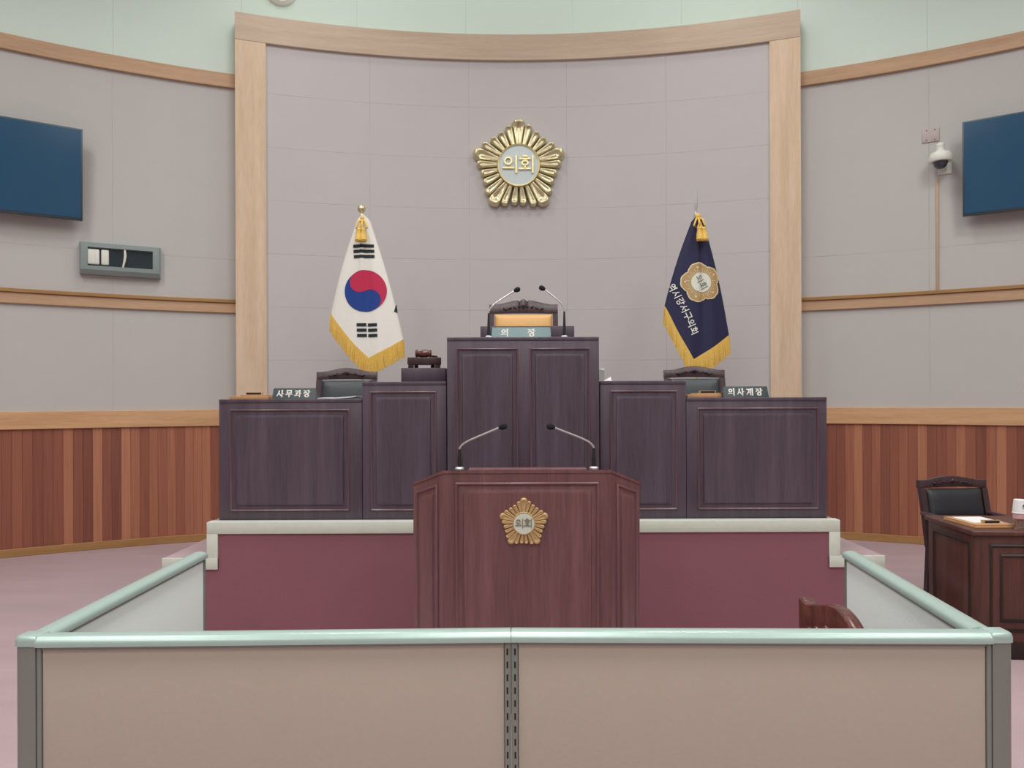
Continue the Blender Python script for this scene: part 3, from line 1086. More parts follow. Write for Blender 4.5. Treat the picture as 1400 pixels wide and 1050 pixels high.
# ================================================================= CHAIRS
def chair(label, loc, rz, W=0.54, H=1.0, seat_z=0.45, wood_m='chairwood', pad='leather', notch=False, ear=0.0, crest_h=0.075, group=None, dpt=0.48, arch=None):
    t = thing('armchair', label, 'chair', loc, rz, group)
    wm, pm = M[wood_m], M[pad]
    hw = W / 2
    yb = dpt / 2
    lean = 0.10
    zc0 = H - crest_h - 0.02
    ar = arch if arch is not None else crest_h * 0.42

    def yback(z):
        return yb + lean * max(0, (z - seat_z)) / (H - seat_z)
    # legs
    for s in (-1, 1):
        bm = new_bm()
        x = s * (hw - 0.025)
        add_loft(bm, [[Vector((x + i * 0.018, -yb + 0.03 + j * 0.018, 0)) for i, j in ((-1, -1), (1, -1), (1, 1), (-1, 1))],
                      [Vector((x + i * 0.024, -yb + 0.03 + j * 0.024, seat_z - 0.06)) for i, j in ((-1, -1), (1, -1), (1, 1), (-1, 1))],
                      [Vector((x + i * 0.02, -yb + 0.035 + j * 0.022, seat_z + 0.14)) for i, j in ((-1, -1), (1, -1), (1, 1), (-1, 1))]])
        obj('leg', bm, wm, t)
        bm = new_bm()
        add_loft(bm, [[Vector((x + i * 0.02, yb + 0.03 + j * 0.02, 0)) for i, j in ((-1, -1), (1, -1), (1, 1), (-1, 1))],
                      [Vector((x + i * 0.024, yb - 0.01 + j * 0.022, seat_z - 0.02)) for i, j in ((-1, -1), (1, -1), (1, 1), (-1, 1))]])
        obj('leg', bm, wm, t)
        # arm: curved rail from the back post to the front leg
        za = seat_z + 0.17
        bm = new_bm()
        pts = [Vector((x + s * 0.012, yback(za + 0.03) + 0.01, za + 0.035)), Vector((x + s * 0.016, yb * 0.5, za + 0.03)), Vector((x * 1.04, 0, za + 0.015)), Vector((x * 1.05, -yb * 0.6, za)), Vector((x * 1.03, -yb - 0.01, za - 0.005)), Vector((x * 1.01, -yb - 0.03, za - 0.03))]
        add_tube(bm, pts, [0.024, 0.022, 0.024, 0.028, 0.028, 0.016], 12, flat=0.75)
        obj('armrest', bm, wm, t)
    # apron under the seat
    bm = new_bm()
    add_box(bm, (-hw + 0.02, -yb + 0.02, seat_z - 0.09), (hw - 0.02, yb, seat_z - 0.02), 0.006)
    obj('seat_frame', bm, wm, t)
    bm = new_bm()
    add_box(bm, (-hw + 0.035, -yb - 0.005, seat_z - 0.02), (hw - 0.035, yb - 0.02, seat_z + 0.045), 0.022, 4)
    obj('seat', bm, pm, t)
    # stretcher
    bm = new_bm()
    for s in (-1, 1):
        add_box(bm, (s * (hw - 0.025) - 0.012, -yb + 0.05, 0.16), (s * (hw - 0.025) + 0.012, yb + 0.015, 0.2), 0.004)
    add_box(bm, (-hw + 0.03, -0.012, 0.165), (hw - 0.03, 0.012, 0.195), 0.004)
    obj('stretcher', bm, wm, t)
    # back frame: two posts and a low rail
    bm = new_bm()
    for s in (-1, 1):
        x = s * (hw - 0.02)
        add_loft(bm, [[Vector((x + i * 0.02, yback(z) + j * 0.018, z)) for i, j in ((-1, -1), (1, -1), (1, 1), (-1, 1))] for z in (seat_z - 0.03, seat_z + 0.2, zc0)])
    zl_ = seat_z + 0.12
    add_box(bm, (-hw + 0.03, yback(zl_) - 0.015, zl_ - 0.03), (hw - 0.03, yback(zl_) + 0.015, zl_ + 0.03), 0.005)
    obj('back_frame', bm, wm, t)
    # crest rail with eared ends, swelling middle and carved leaves
    n = 36
    rings = []
    for i in range(n + 1):
        f = -1 + 2 * i / n
        x = f * hw
        g_ = 0.5 + 0.5 * math.cos(PI * min(1.0, abs(f) / 0.86))
        zt = H - ar + ar * (g_ ** 0.85) + ear * max(0, abs(f) - 0.8) / 0.2
        if notch:
            zt += -0.012 * math.exp(-((abs(f) - 0.11) / 0.035) ** 2) + 0.004 * math.exp(-(f / 0.06) ** 2)
        zb = zc0 + 0.0 + 0.008 * (1 - f * f)
        yc_ = yback(zt) - 0.012 * (1 - f * f) * -1
        rings.append([Vector((x, yc_ - 0.02, zb)), Vector((x, yc_ - 0.021, zt - 0.006)), Vector((x, yc_ - 0.015, zt)), Vector((x, yc_ + 0.015, zt)), Vector((x, yc_ + 0.021, zt - 0.006)), Vector((x, yc_ + 0.02, zb))])
    bm = new_bm()
    add_loft(bm, rings)
    cr = obj('crest_rail', bm, wm, t, smooth=50)
    bm = new_bm()
    zmid = H - crest_h * 0.52
    ymid = yback(zmid) - 0.012
    add_sphere(bm, (0, ymid - 0.006, zmid), 0.016, sc=(1, 0.5, 1))
    for s in (-1, 1):
        for k in range(4):
            xx = s * (0.03 + 0.038 * k) * W / 0.54
            ang = s * R_(35 if k % 2 else -30)
            q = Vector((xx, ymid - 0.005 + 0.010 * (abs(xx) / hw) ** 2, zmid - 0.003 - 0.006 * k * crest_h / 0.075))
            dx, dz = math.cos(ang) * 0.02, math.sin(ang) * 0.012
            add_tube(bm, [q - Vector((dx, 0, dz)), q - Vector((dx * 0.5, 0.003, dz * 0.5)), q + Vector((dx * 0.4, -0.003, dz * 0.4)), q + Vector((dx, 0, dz))], [0.002, 0.008, 0.007, 0.002], 8, flat=0.7)
    obj('carving', bm, wm, cr, label='carved leaf ornament')
    # padded backrest
    z0_, z1_ = seat_z + 0.16, zc0 - 0.004
    rings = []
    nx, nz = 10, 8
    bm = new_bm()
    xw = hw - 0.045

    def pf(fx, fz):
        x = -xw + 2 * xw * fx
        z = z0_ + (z1_ - z0_) * fz
        e = min(fx, 1 - fx) * 2 * xw
        e2 = min(fz, 1 - fz) * (z1_ - z0_)
        puff = 0.034 * (1 - math.exp(-min(e, e2) / 0.018))
        return Vector((x, yback(z) - 0.006 - puff, z))
    xs = [0, .015, .04, .08, .2, .35, .5, .65, .8, .92, .96, .985, 1]
    gv = [[bm.verts.new(pf(a_, b_)) for a_ in xs] for b_ in xs]
    for i in range(len(xs) - 1):
        for j in range(len(xs) - 1):
            bm.faces.new((gv[i][j], gv[i][j + 1], gv[i + 1][j + 1], gv[i + 1][j]))
    bk = [bm.verts.new(Vector((x, yback(z) + 0.014, z))) for x, z in ((-xw, z0_), (xw, z0_), (xw, z1_), (-xw, z1_))]
    bm.faces.new(bk[::-1])
    edges = [gv[0], [r[-1] for r in gv], gv[-1][::-1], [r[0] for r in gv][::-1]]
    for k, e_ in enumerate(edges):
        a_, b_ = bk[k], bk[(k + 1) % 4]
        bm.faces.new([a_] + e_ + [b_])
    obj('backrest', bm, pm, t, smooth=50)
    return t


YC = 5.36
chair('dark armchair with green grey leather back behind the left low desk', (px(471, YC + 0.24), YC, Z_P), 0.0, 0.467, 0.99, pad='greenleather')
chair('dark armchair with green grey leather back behind the right low desk', (px(953, YC + 0.24), YC, Z_P), 0.0, 0.468, 0.995, pad='greenleather')
chair('tan leather high backed armchair with carved crest behind the tall rostrum', (px(716.3, 5.7), 5.45, Z_R), 0.0, 0.542, 1.178, wood_m='chairwood', pad='tan', notch=True, crest_h=0.095)
chair('dark wooden armchair with black leather back behind the brown side desk', (3.165, 4.92, 0), R_(4), 0.50, 0.893, 0.43, crest_h=0.065)
chair('glossy red brown armchair inside the partition enclosure, only its carved crest showing', (0.60, 2.035, 0), R_(-90), 0.42, 0.874, 0.42, wood_m='chairred', pad='leather', crest_h=0.125, ear=0.010, dpt=0.4, arch=0.036)

# ================================================================= FLAGS
def flag(name, label, pole_u, v_top, d, left, right, tip, ltop, rtop, cloth_m, extra, finial, tassel_px, fringe_len):
    """left/right/tip/ltop/rtop are pixel corners of the hanging cloth measured at depth d"""
    bp = at(pole_u, 500, d)
    root = thing(name, label, 'flag', (bp.x, d, Z_P))

    def loc(u, v):
        q = at(u, v, d)
        return Vector((q.x - bp.x, 0, q.z - Z_P))
    zt = loc(pole_u, v_top).z
    bm = new_bm()
    add_lathe(bm, [(0, 0), (0.17, 0), (0.17, 0.02), (0.14, 0.04), (0.05, 0.055), (0.03, 0.09), (0.0, 0.09)], n=28)
    obj('base', bm, M['chrome'], root)
    bm = new_bm()
    add_tube(bm, [(0, 0, 0.06), (0, 0, zt)], 0.014, 12)
    obj('pole', bm, M['chrome'], root)
    bm = new_bm()
    if finial == 'ball':
        add_lathe(bm, [(0, 0), (0.012, 0.0), (0.02, 0.012), (0.012, 0.026), (0.012, 0.04), (0.022, 0.047), (0.034, 0.062), (0.038, 0.08), (0.034, 0.098), (0.02, 0.112), (0, 0.117)], (0, 0, zt - 0.01), 18)
    else:
        add_lathe(bm, [(0, 0), (0.012, 0.0), (0.02, 0.012), (0.02, 0.05), (0.011, 0.06), (0.011, 0.075)], (0, 0, zt - 0.02), 14)
        # flat pointed blade seen nearly edge on
        zz = zt + 0.05
        for (w0, z0_, w1, z1_) in ((0.012, 0, 0.022, 0.06), (0.022, 0.06, 0.02, 0.1), (0.02, 0.1, 0.002, 0.20)):
            add_loft(bm, [[Vector((i * w0 * 0.75 + z0_ * 0.06, j * w0, zz + z0_)) for i, j in ((-1, 0), (0, -1), (1, 0), (0, 1))],
                          [Vector((i * w1 * 0.75 + z1_ * 0.06, j * w1, zz + z1_)) for i, j in ((-1, 0), (0, -1), (1, 0), (0, 1))]])
    obj('finial', bm, M['gold'] if finial == 'ball' else M['chrome'], root)
    LT, RT, L, Rt, T = loc(*ltop), loc(*rtop), loc(*left), loc(*right), loc(*tip)
    st = (T.x - L.x) / (Rt.x - L.x)

    def top(s):
        q = LT.lerp(RT, s)
        q.z += 0.055 * (1 - abs(2 * s - 1))
        return q

    def bot(s):
        if s < st:
            f = s / st
            q = L.lerp(T, f)
            q.z -= 0.02 * math.sin(PI * f)
        else:
            f = (s - st) / (1 - st)
            q = T.lerp(Rt, f)
            q.z -= 0.008 * math.sin(PI * f)
        return q

    def surf2(s, t_):
        a, b = top(s), bot(s)
        q = a.lerp(b, t_)
        # edges bow out slightly
        q.x += 0.018 * math.sin(PI * t_) * (2 * s - 1)
        return q

    def depth(s, t_):
        k = 2 * s - 1
        dome = max(0.0, 1 - k * k) ** 0.55
        y = -0.02 - 0.115 * dome * (0.25 + 0.75 * t_)
        y -= 0.012 * t_ * math.sin(s * 17 + 2.2 * t_) * (1 - abs(k)) ** 0.5 * 1.3
        y -= 0.012 * math.sin(PI * t_) * math.exp(-((s - 0.42 - 0.1 * t_) / 0.06) ** 2)
        return y

    def inv(x, z):
        lo, hi = -0.2, 1.2
        t_ = 0.5
        for _ in range(40):
            s = (lo + hi) / 2
            sc = min(1, max(0, s))
            a, b = top(sc), bot(sc)
            t_ = (z - a.z) / (b.z - a.z)
            if surf2(s, min(1.2, max(0, t_))).x < x:
                lo = s
            else:
                hi = s
        return min(1, max(0, s)), min(1, max(0, t_))
    NS, NT = 90, 70
    bm = new_bm()
    gf = [[bm.verts.new(surf2(i / NS, j / NT) + Vector((0, depth(i / NS, j / NT), 0))) for i in range(NS + 1)] for j in range(NT + 1)]
    for j in range(NT):
        for i in range(NS):
            bm.faces.new((gf[j][i], gf[j][i + 1], gf[j + 1][i + 1], gf[j + 1][i]))
    gb = []
    for j in range(NT + 1):
        row = []
        for i in range(NS + 1):
            s, t_ = i / NS, j / NT
            if i in (0, NS):
                row.append(gf[j][i])
                continue
            q = surf2(s, t_)
            k = 2 * s - 1
            q.y = 0.02 + 0.07 * max(0, 1 - k * k) ** 0.6 * t_ + 0.02 * t_ * math.sin(s * 14)
            row.append(bm.verts.new(q))
        gb.append(row)
    for j in range(NT):
        for i in range(NS):
            bm.faces.new((gb[j][i + 1], gb[j][i], gb[j + 1][i], gb[j + 1][i + 1]))
    for i in range(NS):
        try:
            bm.faces.new((gf[0][i + 1], gf[0][i], gb[0][i], gb[0][i + 1]))
        except ValueError:
            pass
    mats = [cloth_m]

    def fm_factory(layer):
        def fm(x, z, lift=0.0):
            s, t_ = inv(x, z)
            return Vector((x, depth(s, t_) - 0.003 - 0.002 * layer - lift, z))
        return fm

    def decal(A, B, mat_i, layer, nu=6):
        """a printed patch ruled between two rows of (x, z) points, laid on the cloth so that it follows the folds"""
        f_ = fm_factory(layer)
        rows = []
        for k in range(nu + 1):
            w_ = k / nu
            rows.append([bm.verts.new(f_(p[0] + (q[0] - p[0]) * w_, p[1] + (q[1] - p[1]) * w_)) for p, q in zip(A, B)])
        for k in range(nu):
            for i in range(len(A) - 1):
                g2 = bm.faces.new((rows[k][i], rows[k][i + 1], rows[k + 1][i + 1], rows[k + 1][i]))
                g2.material_index = mat_i
                g2.normal_update()
                if g2.normal.y > 0:
                    g2.normal_flip()
    for m in extra['mats']:
        mats.append(m)
    bmesh.ops.recalc_face_normals(bm, faces=bm.faces[:])
    extra['draw'](decal, loc, d, bm, fm_factory)
    c = obj('cloth', bm, mats, root, smooth=60, recalc=False)
    # fringe: a woven heading and hanging strands all along the lower hem
    bm = new_bm()
    n = 84
    prev = None
    strip = []
    for i in range(n + 1):
        s = i / n
        q = surf2(s, 1) + Vector((0, depth(s, 1) - 0.004, 0))
        strip.append(q)
    for i in range(n):
        a, b = strip[i], strip[i + 1]
        up = Vector((0, 0, 0.012))
        vs = [bm.verts.new(p_) for p_ in (a + up, b + up, b - up * 1.6, a - up * 1.6)]
        bm.faces.new(vs)
        vs = [bm.verts.new(p_ + Vector((0, 0.006, 0))) for p_ in (a + up, b + up, b - up * 1.6, a - up * 1.6)]
        bm.faces.new(vs[::-1])
    N2 = 150
    for i in range(N2 + 1):
        s = i / N2
        q = surf2(s, 1) + Vector((0, depth(s, 1) - 0.002, 0))
        ln = fringe_len * (0.94 + 0.1 * random.random())
        dx = (random.random() - 0.5) * 0.008
        dy = (random.random() - 0.5) * 0.012
        side = -0.008 if s < st else 0.008
        add_tube(bm, [q, q + Vector((dx * 0.5 + side * 0.4, dy, -ln * 0.5)), q + Vector((dx + side, dy, -ln))], [0.0048, 0.0052, 0.0035], 5)
    obj('fringe', bm, M['fringe'], root, smooth=60, recalc=False, label='gold hanging fringe')
    # tassel: bow of cord and two bundles
    bm = new_bm()
    tp = loc(*tassel_px[0])
    te = loc(*tassel_px[1])
    yy = -0.085
    for s in (-1, 1):
        add_tube(bm, [tp + Vector((0, -0.02, 0)), tp + Vector((s * 0.03, yy, -0.04)), tp + Vector((s * 0.05, yy, -0.10)), tp + Vector((s * 0.02, yy - 0.02, -0.12)), tp + Vector((0, yy - 0.02, -0.07))], 0.009, 8)
        base = Vector((tp.x + (te.x - tp.x) * 0.7 + s * 0.019, yy - 0.03, (tp.z + te.z) / 2))
        end = Vector((te.x + s * 0.024, yy - 0.045, te.z))
        add_tube(bm, [base, base.lerp(end, 0.12), base.lerp(end, 0.2), base.lerp(end, 0.6), end], [0.012, 0.024, 0.02, 0.029, 0.032], 12)
        for k in range(10):
            aa = 2 * PI * k / 10
            of = Vector((math.cos(aa) * 0.022, math.sin(aa) * 0.022, 0))
            add_tube(bm, [base.lerp(end, 0.2) + of * 0.6, end + of * 1.1 + Vector((0, 0, -0.01))], [0.005, 0.005], 5)
    add_sphere(bm, (tp.x, -0.03, tp.z + 0.0), 0.028)
    add_tube(bm, [tp + Vector((0, -0.03, 0)), Vector(((tp.x + te.x) / 2, yy - 0.02, (tp.z + te.z) / 2))], 0.012, 8)
    obj('tassel', bm, M['fringe'], root, smooth=60, label='gold cord tassel')
    return root


def circle_pts(c, r, a0, a1, n):
    return [(c[0] + r * math.cos(a0 + (a1 - a0) * k / n), c[1] + r * math.sin(a0 + (a1 - a0) * k / n)) for k in range(n + 1)]


def draw_national(decal, loc, d, bm, fmf):
    s = d / F
    c = loc(502.3, 399.8)
    c = (c.x, c.z)
    r = 28.3 * s
    up = math.atan2(85, -48)                 # the wave runs from the upper left to the lower right
    n = 48
    decal(circle_pts(c, r * 0.02, 0, 2 * PI, n), circle_pts(c, r, 0, 2 * PI, n), 2, 1, 24)
    hi = (c[0] + r / 2 * math.cos(up), c[1] + r / 2 * math.sin(up))
    lo = (c[0] - r / 2 * math.cos(up), c[1] - r / 2 * math.sin(up))
    wave = circle_pts(hi, r / 2, up, up + PI, n // 2) + circle_pts(lo, r / 2, up, up - PI, n // 2)[1:]
    decal(wave, circle_pts(c, r, up, up - PI, n), 1, 2, 30)

    def bar(u, v, w, h, rot):
        q = loc(u, v)
        ca, sa = math.cos(rot), math.sin(rot)
        rows = []
        for j in (-1, 1):
            row = []
            for i in range(9):
                x, z = (i / 4 - 1) * w / 2 * s, j * h / 2 * s
                row.append((q.x + x * ca - z * sa, q.z + x * sa + z * ca))
            rows.append(row)
        decal(rows[0], rows[1], 3, 1, 3)
    for k in range(3):
        bar(499 + 0.5 * k, 338.4 + 7.2 * k, 28, 4.3, R_(0.5))
    for k in range(3):
        for sgn in (-1, 1):
            bar(505.3 + sgn * 7.2 + 0.4 * k, 445.8 + 7.2 * k, 12.6, 4.2, R_(1))
    q = [loc(541.6, 418.5), loc(540.0, 427.0), loc(543.0, 417.0), loc(544.4, 428.2)]
    q = [(p_.x, p_.z) for p_ in q]
    decal(q[:2], q[2:], 3, 1, 3)


def draw_council(decal, loc, d, bm, fmf):
    s = d / F
    c = loc(955.0, 388.3)
    c = (c.x, c.z)
    R = 27.5 * s

    def flower(k):
        out = []
        for i in range(201):
            th = 2 * PI * i / 200
            ph = (th - R_(90 + 14)) * 5
            lobe = abs(math.cos(ph / 2)) ** 0.7
            r = R * k * (0.80 + 0.20 * lobe + 0.028 * abs(math.sin(ph * 1.5)) - 0.012)
            out.append((c[0] + r * math.cos(th), c[1] + r * math.sin(th)))
        return out

    def ring(k):
        return [(c[0] + R * k * math.cos(2 * PI * i / 200), c[1] + R * k * math.sin(2 * PI * i / 200)) for i in range(201)]
    decal(ring(0.03), flower(1.0), 2, 1, 14)
    decal(ring(0.03), flower(0.94), 1, 2, 14)
    for k in range(40):
        th = 2 * PI * k / 40
        r0, r1 = R * 0.50, R * (0.64 + 0.08 * (k % 2))
        w = 0.016
        decal([(c[0] + r0 * math.cos(th - w), c[1] + r0 * math.sin(th - w)), (c[0] + r1 * math.cos(th - w), c[1] + r1 * math.sin(th - w))],
              [(c[0] + r0 * math.cos(th + w), c[1] + r0 * math.sin(th + w)), (c[0] + r1 * math.cos(th + w), c[1] + r1 * math.sin(th + w))], 2, 3, 1)
    for k in range(5):
        th = R_(90 + 14) + 2 * PI * k / 5
        q = (c[0] + R * 0.76 * math.cos(th), c[1] + R * 0.76 * math.sin(th))
        decal(circle_pts(q, R * 0.004, 0, 2 * PI, 10), circle_pts(q, R * 0.05, 0, 2 * PI, 10), 2, 3, 1)
    decal(circle_pts(c, R * 0.02, 0, 2 * PI, 48), circle_pts(c, R * 0.49, 0, 2 * PI, 48), 3, 4, 8)
    ang = R_(-60)
    ca, sa = math.cos(ang), math.sin(ang)

    def fm_text(o, layer):
        f_ = fmf(layer)

        def fm(x, y, lift):
            X_, Z_ = o[0] + x * ca - y * sa, o[1] + x * sa + y * ca
            return f_(X_, Z_, lift * 0.001)
        return fm
    n0 = len(bm.faces)
    add_text(bm, '의회', -0.38 * R, -0.19 * R, 0.38 * R, 1.02, 0.085, fm_text(c, 5), 1.0, 4, False, 0.97, res=0.006)
    o = loc(910.5, 392.5)
    ang2 = R_(-66)
    sz = 10.5 * s
    f_ = fmf(1)
    c2, s2 = math.cos(ang2), math.sin(ang2)

    def fm2(x, y, lift):
        # the line of lettering bends a little with the cloth
        yb = y + 0.9 * s * math.sin(min(1, max(0, x / (75 * s))) * PI) * 2
        return f_(o.x + x * c2 - yb * s2, o.z + x * s2 + yb * c2, lift * 0.001)
    add_text(bm, '역시강서구의회', 0, 0, sz, 1.03, 0.115, fm2, 1.0, 5, False, 0.95, res=0.01)


flag('flag_on_pole', 'white national flag with red and blue circle on the left pole', 495, 296, 6.75, (453, 430), (552.5, 466), (507.5, 492), (489, 302), (506, 302),
     M['white_cloth'], dict(mats=[M['red'], M['blue'], M['ink']], draw=draw_national), 'ball', ((497, 300), (497.5, 333)), 0.155)
flag('flag_on_pole', 'navy council flag with gold flower emblem on the right pole', 952, 297, 6.75, (907.5, 420), (996, 459), (943.5, 494), (946, 302), (961, 303),
     M['navy'], dict(mats=[M['flag_gold'], M['flag_pale'], M['disc_cream'], M['flag_grey'], M['white_paint']], draw=draw_council), 'spear', ((953, 297), (955.5, 332)), 0.165)

# ================================================================= THINGS ON THE SIDE WALLS
def television(label, u, vt, vb, s, extra, rx, w=1.52):
    """s=-1: left wall, its inner (right) edge is at u; s=+1: right wall, inner edge is the left one"""
    a, _, d = wall_hit(u, (vt + vb) / 2)
    d -= 0.14
    top, bot = at(u, vt, d), at(u, vb, d)
    h = top.z - bot.z
    mid = (top + bot) / 2
    rz = -a + extra
    ax = Vector((math.cos(rz), math.sin(rz), 0))
    ctr = mid + ax * (w / 2) * s
    t = thing('television', label, 'television', ctr, rz, 'wall televisions', rx)
    bm = new_bm()
    add_box(bm, (-w / 2, -0.02, -h / 2), (w / 2, 0.03, h / 2), 0.004)
    obj('casing', bm, M['tv_bezel'], t)
    bm = new_bm()
    b = 0.014
    add_box(bm, (-w / 2 + b, -0.0225, -h / 2 + b * 1.6), (w / 2 - b, -0.019, h / 2 - b), 0.0)
    obj('screen', bm, M['tv'], t)
    bm = new_bm()
    add_box(bm, (-0.25, 0.03, -0.2), (0.25, 0.09, 0.2), 0.004)
    obj('bracket', bm, M['black'], t)
    return t


television('large dark wall television on the left curved wall', 113, 178.6, 301.5, -1, R_(4), R_(4))
television('large dark wall television on the right curved wall', 1316, 168.8, 295.5, 1, R_(-3.5), R_(4))

# grey unit on the left wall
a0_, z0_, d0_ = wall_hit(109.5, 352.5)
a1_, z1_, d1_ = wall_hit(219.5, 362)
am = (a0_ + a1_) / 2
wu = abs(a1_ - a0_) * R_SIDE
hu = 42.5 / F * (d0_ + d1_) / 2
zu = (z0_ + z1_) / 2
t = thing('wall_unit', 'long grey wall unit with dark window below the left television', 'wall unit', cyl(am, R_SIDE, zu), -am)
bm = new_bm()
W2, H2, DD = wu / 2, hu / 2, 0.10
# casing as an open tray: back, and a sloped picture-frame front
rings = []
for (ix, iz, y) in ((0, 0, 0.03), (0, 0, -DD + 0.03), (0.012, 0.012, -DD), (0.07, 0.05, -DD - 0.006), (0.075, 0.055, -DD + 0.03)):
    rings.append([Vector((x, y, z)) for x, z in ((-W2 + ix, -H2 + iz + (0.03 if y < -DD + 0.02 else 0)), (W2 - ix, -H2 + iz + (0.03 if y < -DD + 0.02 else 0)), (W2 - ix, H2 - iz), (-W2 + ix, H2 - iz))])
add_loft(bm, rings)
obj('casing', bm, M['unit_grey'], t, smooth=20)
bm = new_bm()
add_box(bm, (-W2 + 0.07, -DD + 0.026, -H2 + 0.08), (W2 - 0.07, -DD + 0.032, H2 - 0.05), 0)
obj('window', bm, M['unit_dark'], t)
for (xa, xb, nm) in ((-W2 + 0.17 * W2, -W2 + 0.48 * W2, 'white_block'), (-W2 + 0.52 * W2, -W2 + 0.71 * W2, 'white_block')):  # two white rounded blocks on the front of the dark window
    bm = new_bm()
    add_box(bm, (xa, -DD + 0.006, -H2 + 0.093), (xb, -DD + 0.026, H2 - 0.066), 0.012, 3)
    obj(nm, bm, M['cctv'], t, label='white block')
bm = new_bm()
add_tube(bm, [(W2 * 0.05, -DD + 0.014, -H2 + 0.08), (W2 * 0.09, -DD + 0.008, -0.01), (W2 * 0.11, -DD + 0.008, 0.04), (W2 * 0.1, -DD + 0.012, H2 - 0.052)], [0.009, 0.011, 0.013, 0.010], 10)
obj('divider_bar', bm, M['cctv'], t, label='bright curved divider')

# round lens at the top of the upper wall
a, z, d = wall_hit(383.5, -13, R_SIDE + 0.02)
t = thing('round_spotlight', 'round grey lens in a white ring high above the portal frame', 'spotlight', cyl(a, R_SIDE + 0.02, z), -a)
mx = Matrix.Rotation(PI / 2, 4, 'X')
bm = new_bm()
prof = [(0.115, 0.0), (0.118, 0.045), (0.135, 0.05), (0.165, 0.03), (0.175, 0.0)]
add_loft(bm, [[mx @ Vector((r * math.cos(2 * PI * k / 40), r * math.sin(2 * PI * k / 40), zz)) for r, zz in prof] for k in range(41)], cap0=False, cap1=False)
obj('ring', bm, M['cctv'], t)
bm = new_bm()
add_lathe(bm, [(0, 0), (0.117, 0), (0.117, 0.02), (0.08, 0.036), (0, 0.042)], n=36, mtx=mx)
obj('lens', bm, M['lens'], t)

# surveillance camera, cover plate and raceway on the right wall
a, z, d = wall_hit(1285, 222)
t = thing('security_camera', 'white dome security camera left of the right television', 'camera', cyl(a, R_SIDE, z), -a)
k = d / F
bm = new_bm()
add_box(bm, (-0.02, -0.012, -0.125), (0.10, 0.0, 0.06), 0.003)
for sx in (-0.006, 0.086):
    for sz in (-0.112, 0.045):
        add_lathe(bm, [(0, 0), (0.006, 0), (0.005, 0.004), (0, 0.0045)], n=10, mtx=Matrix.Translation((sx, -0.012, sz)) @ Matrix.Rotation(PI / 2, 4, 'X'))
obj('mount_plate', bm, M['cctv'], t)
bm = new_bm()
add_tube(bm, [(0.04, -0.005, -0.075), (0.03, -0.05, -0.075), (0.0, -0.10, -0.05), (0.0, -0.11, -0.02)], 0.022, 12)
obj('arm', bm, M['cctv'], t)
bm = new_bm()
add_lathe(bm, [(0.0, -0.035), (0.095, -0.035), (0.103, -0.02), (0.10, 0.025), (0.085, 0.05), (0.05, 0.065), (0.038, 0.075), (0.036, 0.115), (0.039, 0.12), (0.036, 0.14), (0.02, 0.149), (0, 0.15)], (0, -0.135, -0.0), 32)
obj('housing', bm, M['cctv'], t)
bm = new_bm()
add_lathe(bm, [(0.0, -0.102), (0.03, -0.097), (0.052, -0.078), (0.064, -0.05), (0.066, -0.034), (0, -0.034)], (0, -0.135, 0), 28)
obj('dome', bm, M['smoke'], t)

a, z, d = wall_hit(1272.3, 185)
bm = new_bm()
add_box(bm, (-0.075, -0.012, -0.068), (0.075, 0.01, 0.068), 0.003)
for sx in (-1, 1):
    for sz in (-1, 1):
        add_lathe(bm, [(0, 0), (0.006, 0), (0.005, 0.003), (0, 0.0035)], n=8, mat=1, mtx=Matrix.Translation((sx * 0.035, -0.012, sz * 0.048)) @ Matrix.Rotation(PI / 2, 4, 'X'))
o = obj('cover_plate', bm, [M['coverplate'], M['dark_metal']])
o.location = cyl(a, R_SIDE, z)
o.rotation_euler = (0, 0, -a)
tag(o, 'square mauve cover plate with four screws above the security camera', 'cover plate')

a, z, d = wall_hit(1281.5, 300)
bm = new_bm()
zt_, zb_ = wall_hit(1281.5, 244)[1], Z_MID1
add_box(bm, (-0.012, -0.016, zb_ - z), (0.012, 0.006, zt_ - z), 0.003)
o = obj('cable_raceway', bm, M['conduit'])
o.location = cyl(a, R_SIDE, z)
o.rotation_euler = (0, 0, -a)
tag(o, 'thin vertical beige cable raceway below the security camera', 'cable cover')

# ================================================================= PARTITION ENCLOSURE
Z_CAP = 0.90


def cap_profile(t):
    h = t / 2
    return [(-h - 0.004, -0.024), (-h - 0.005, -0.012), (-h * 0.78, -0.003), (-h * 0.3, 0.0), (h * 0.3, 0.0), (h * 0.78, -0.003), (h + 0.005, -0.012), (h + 0.004, -0.024)]


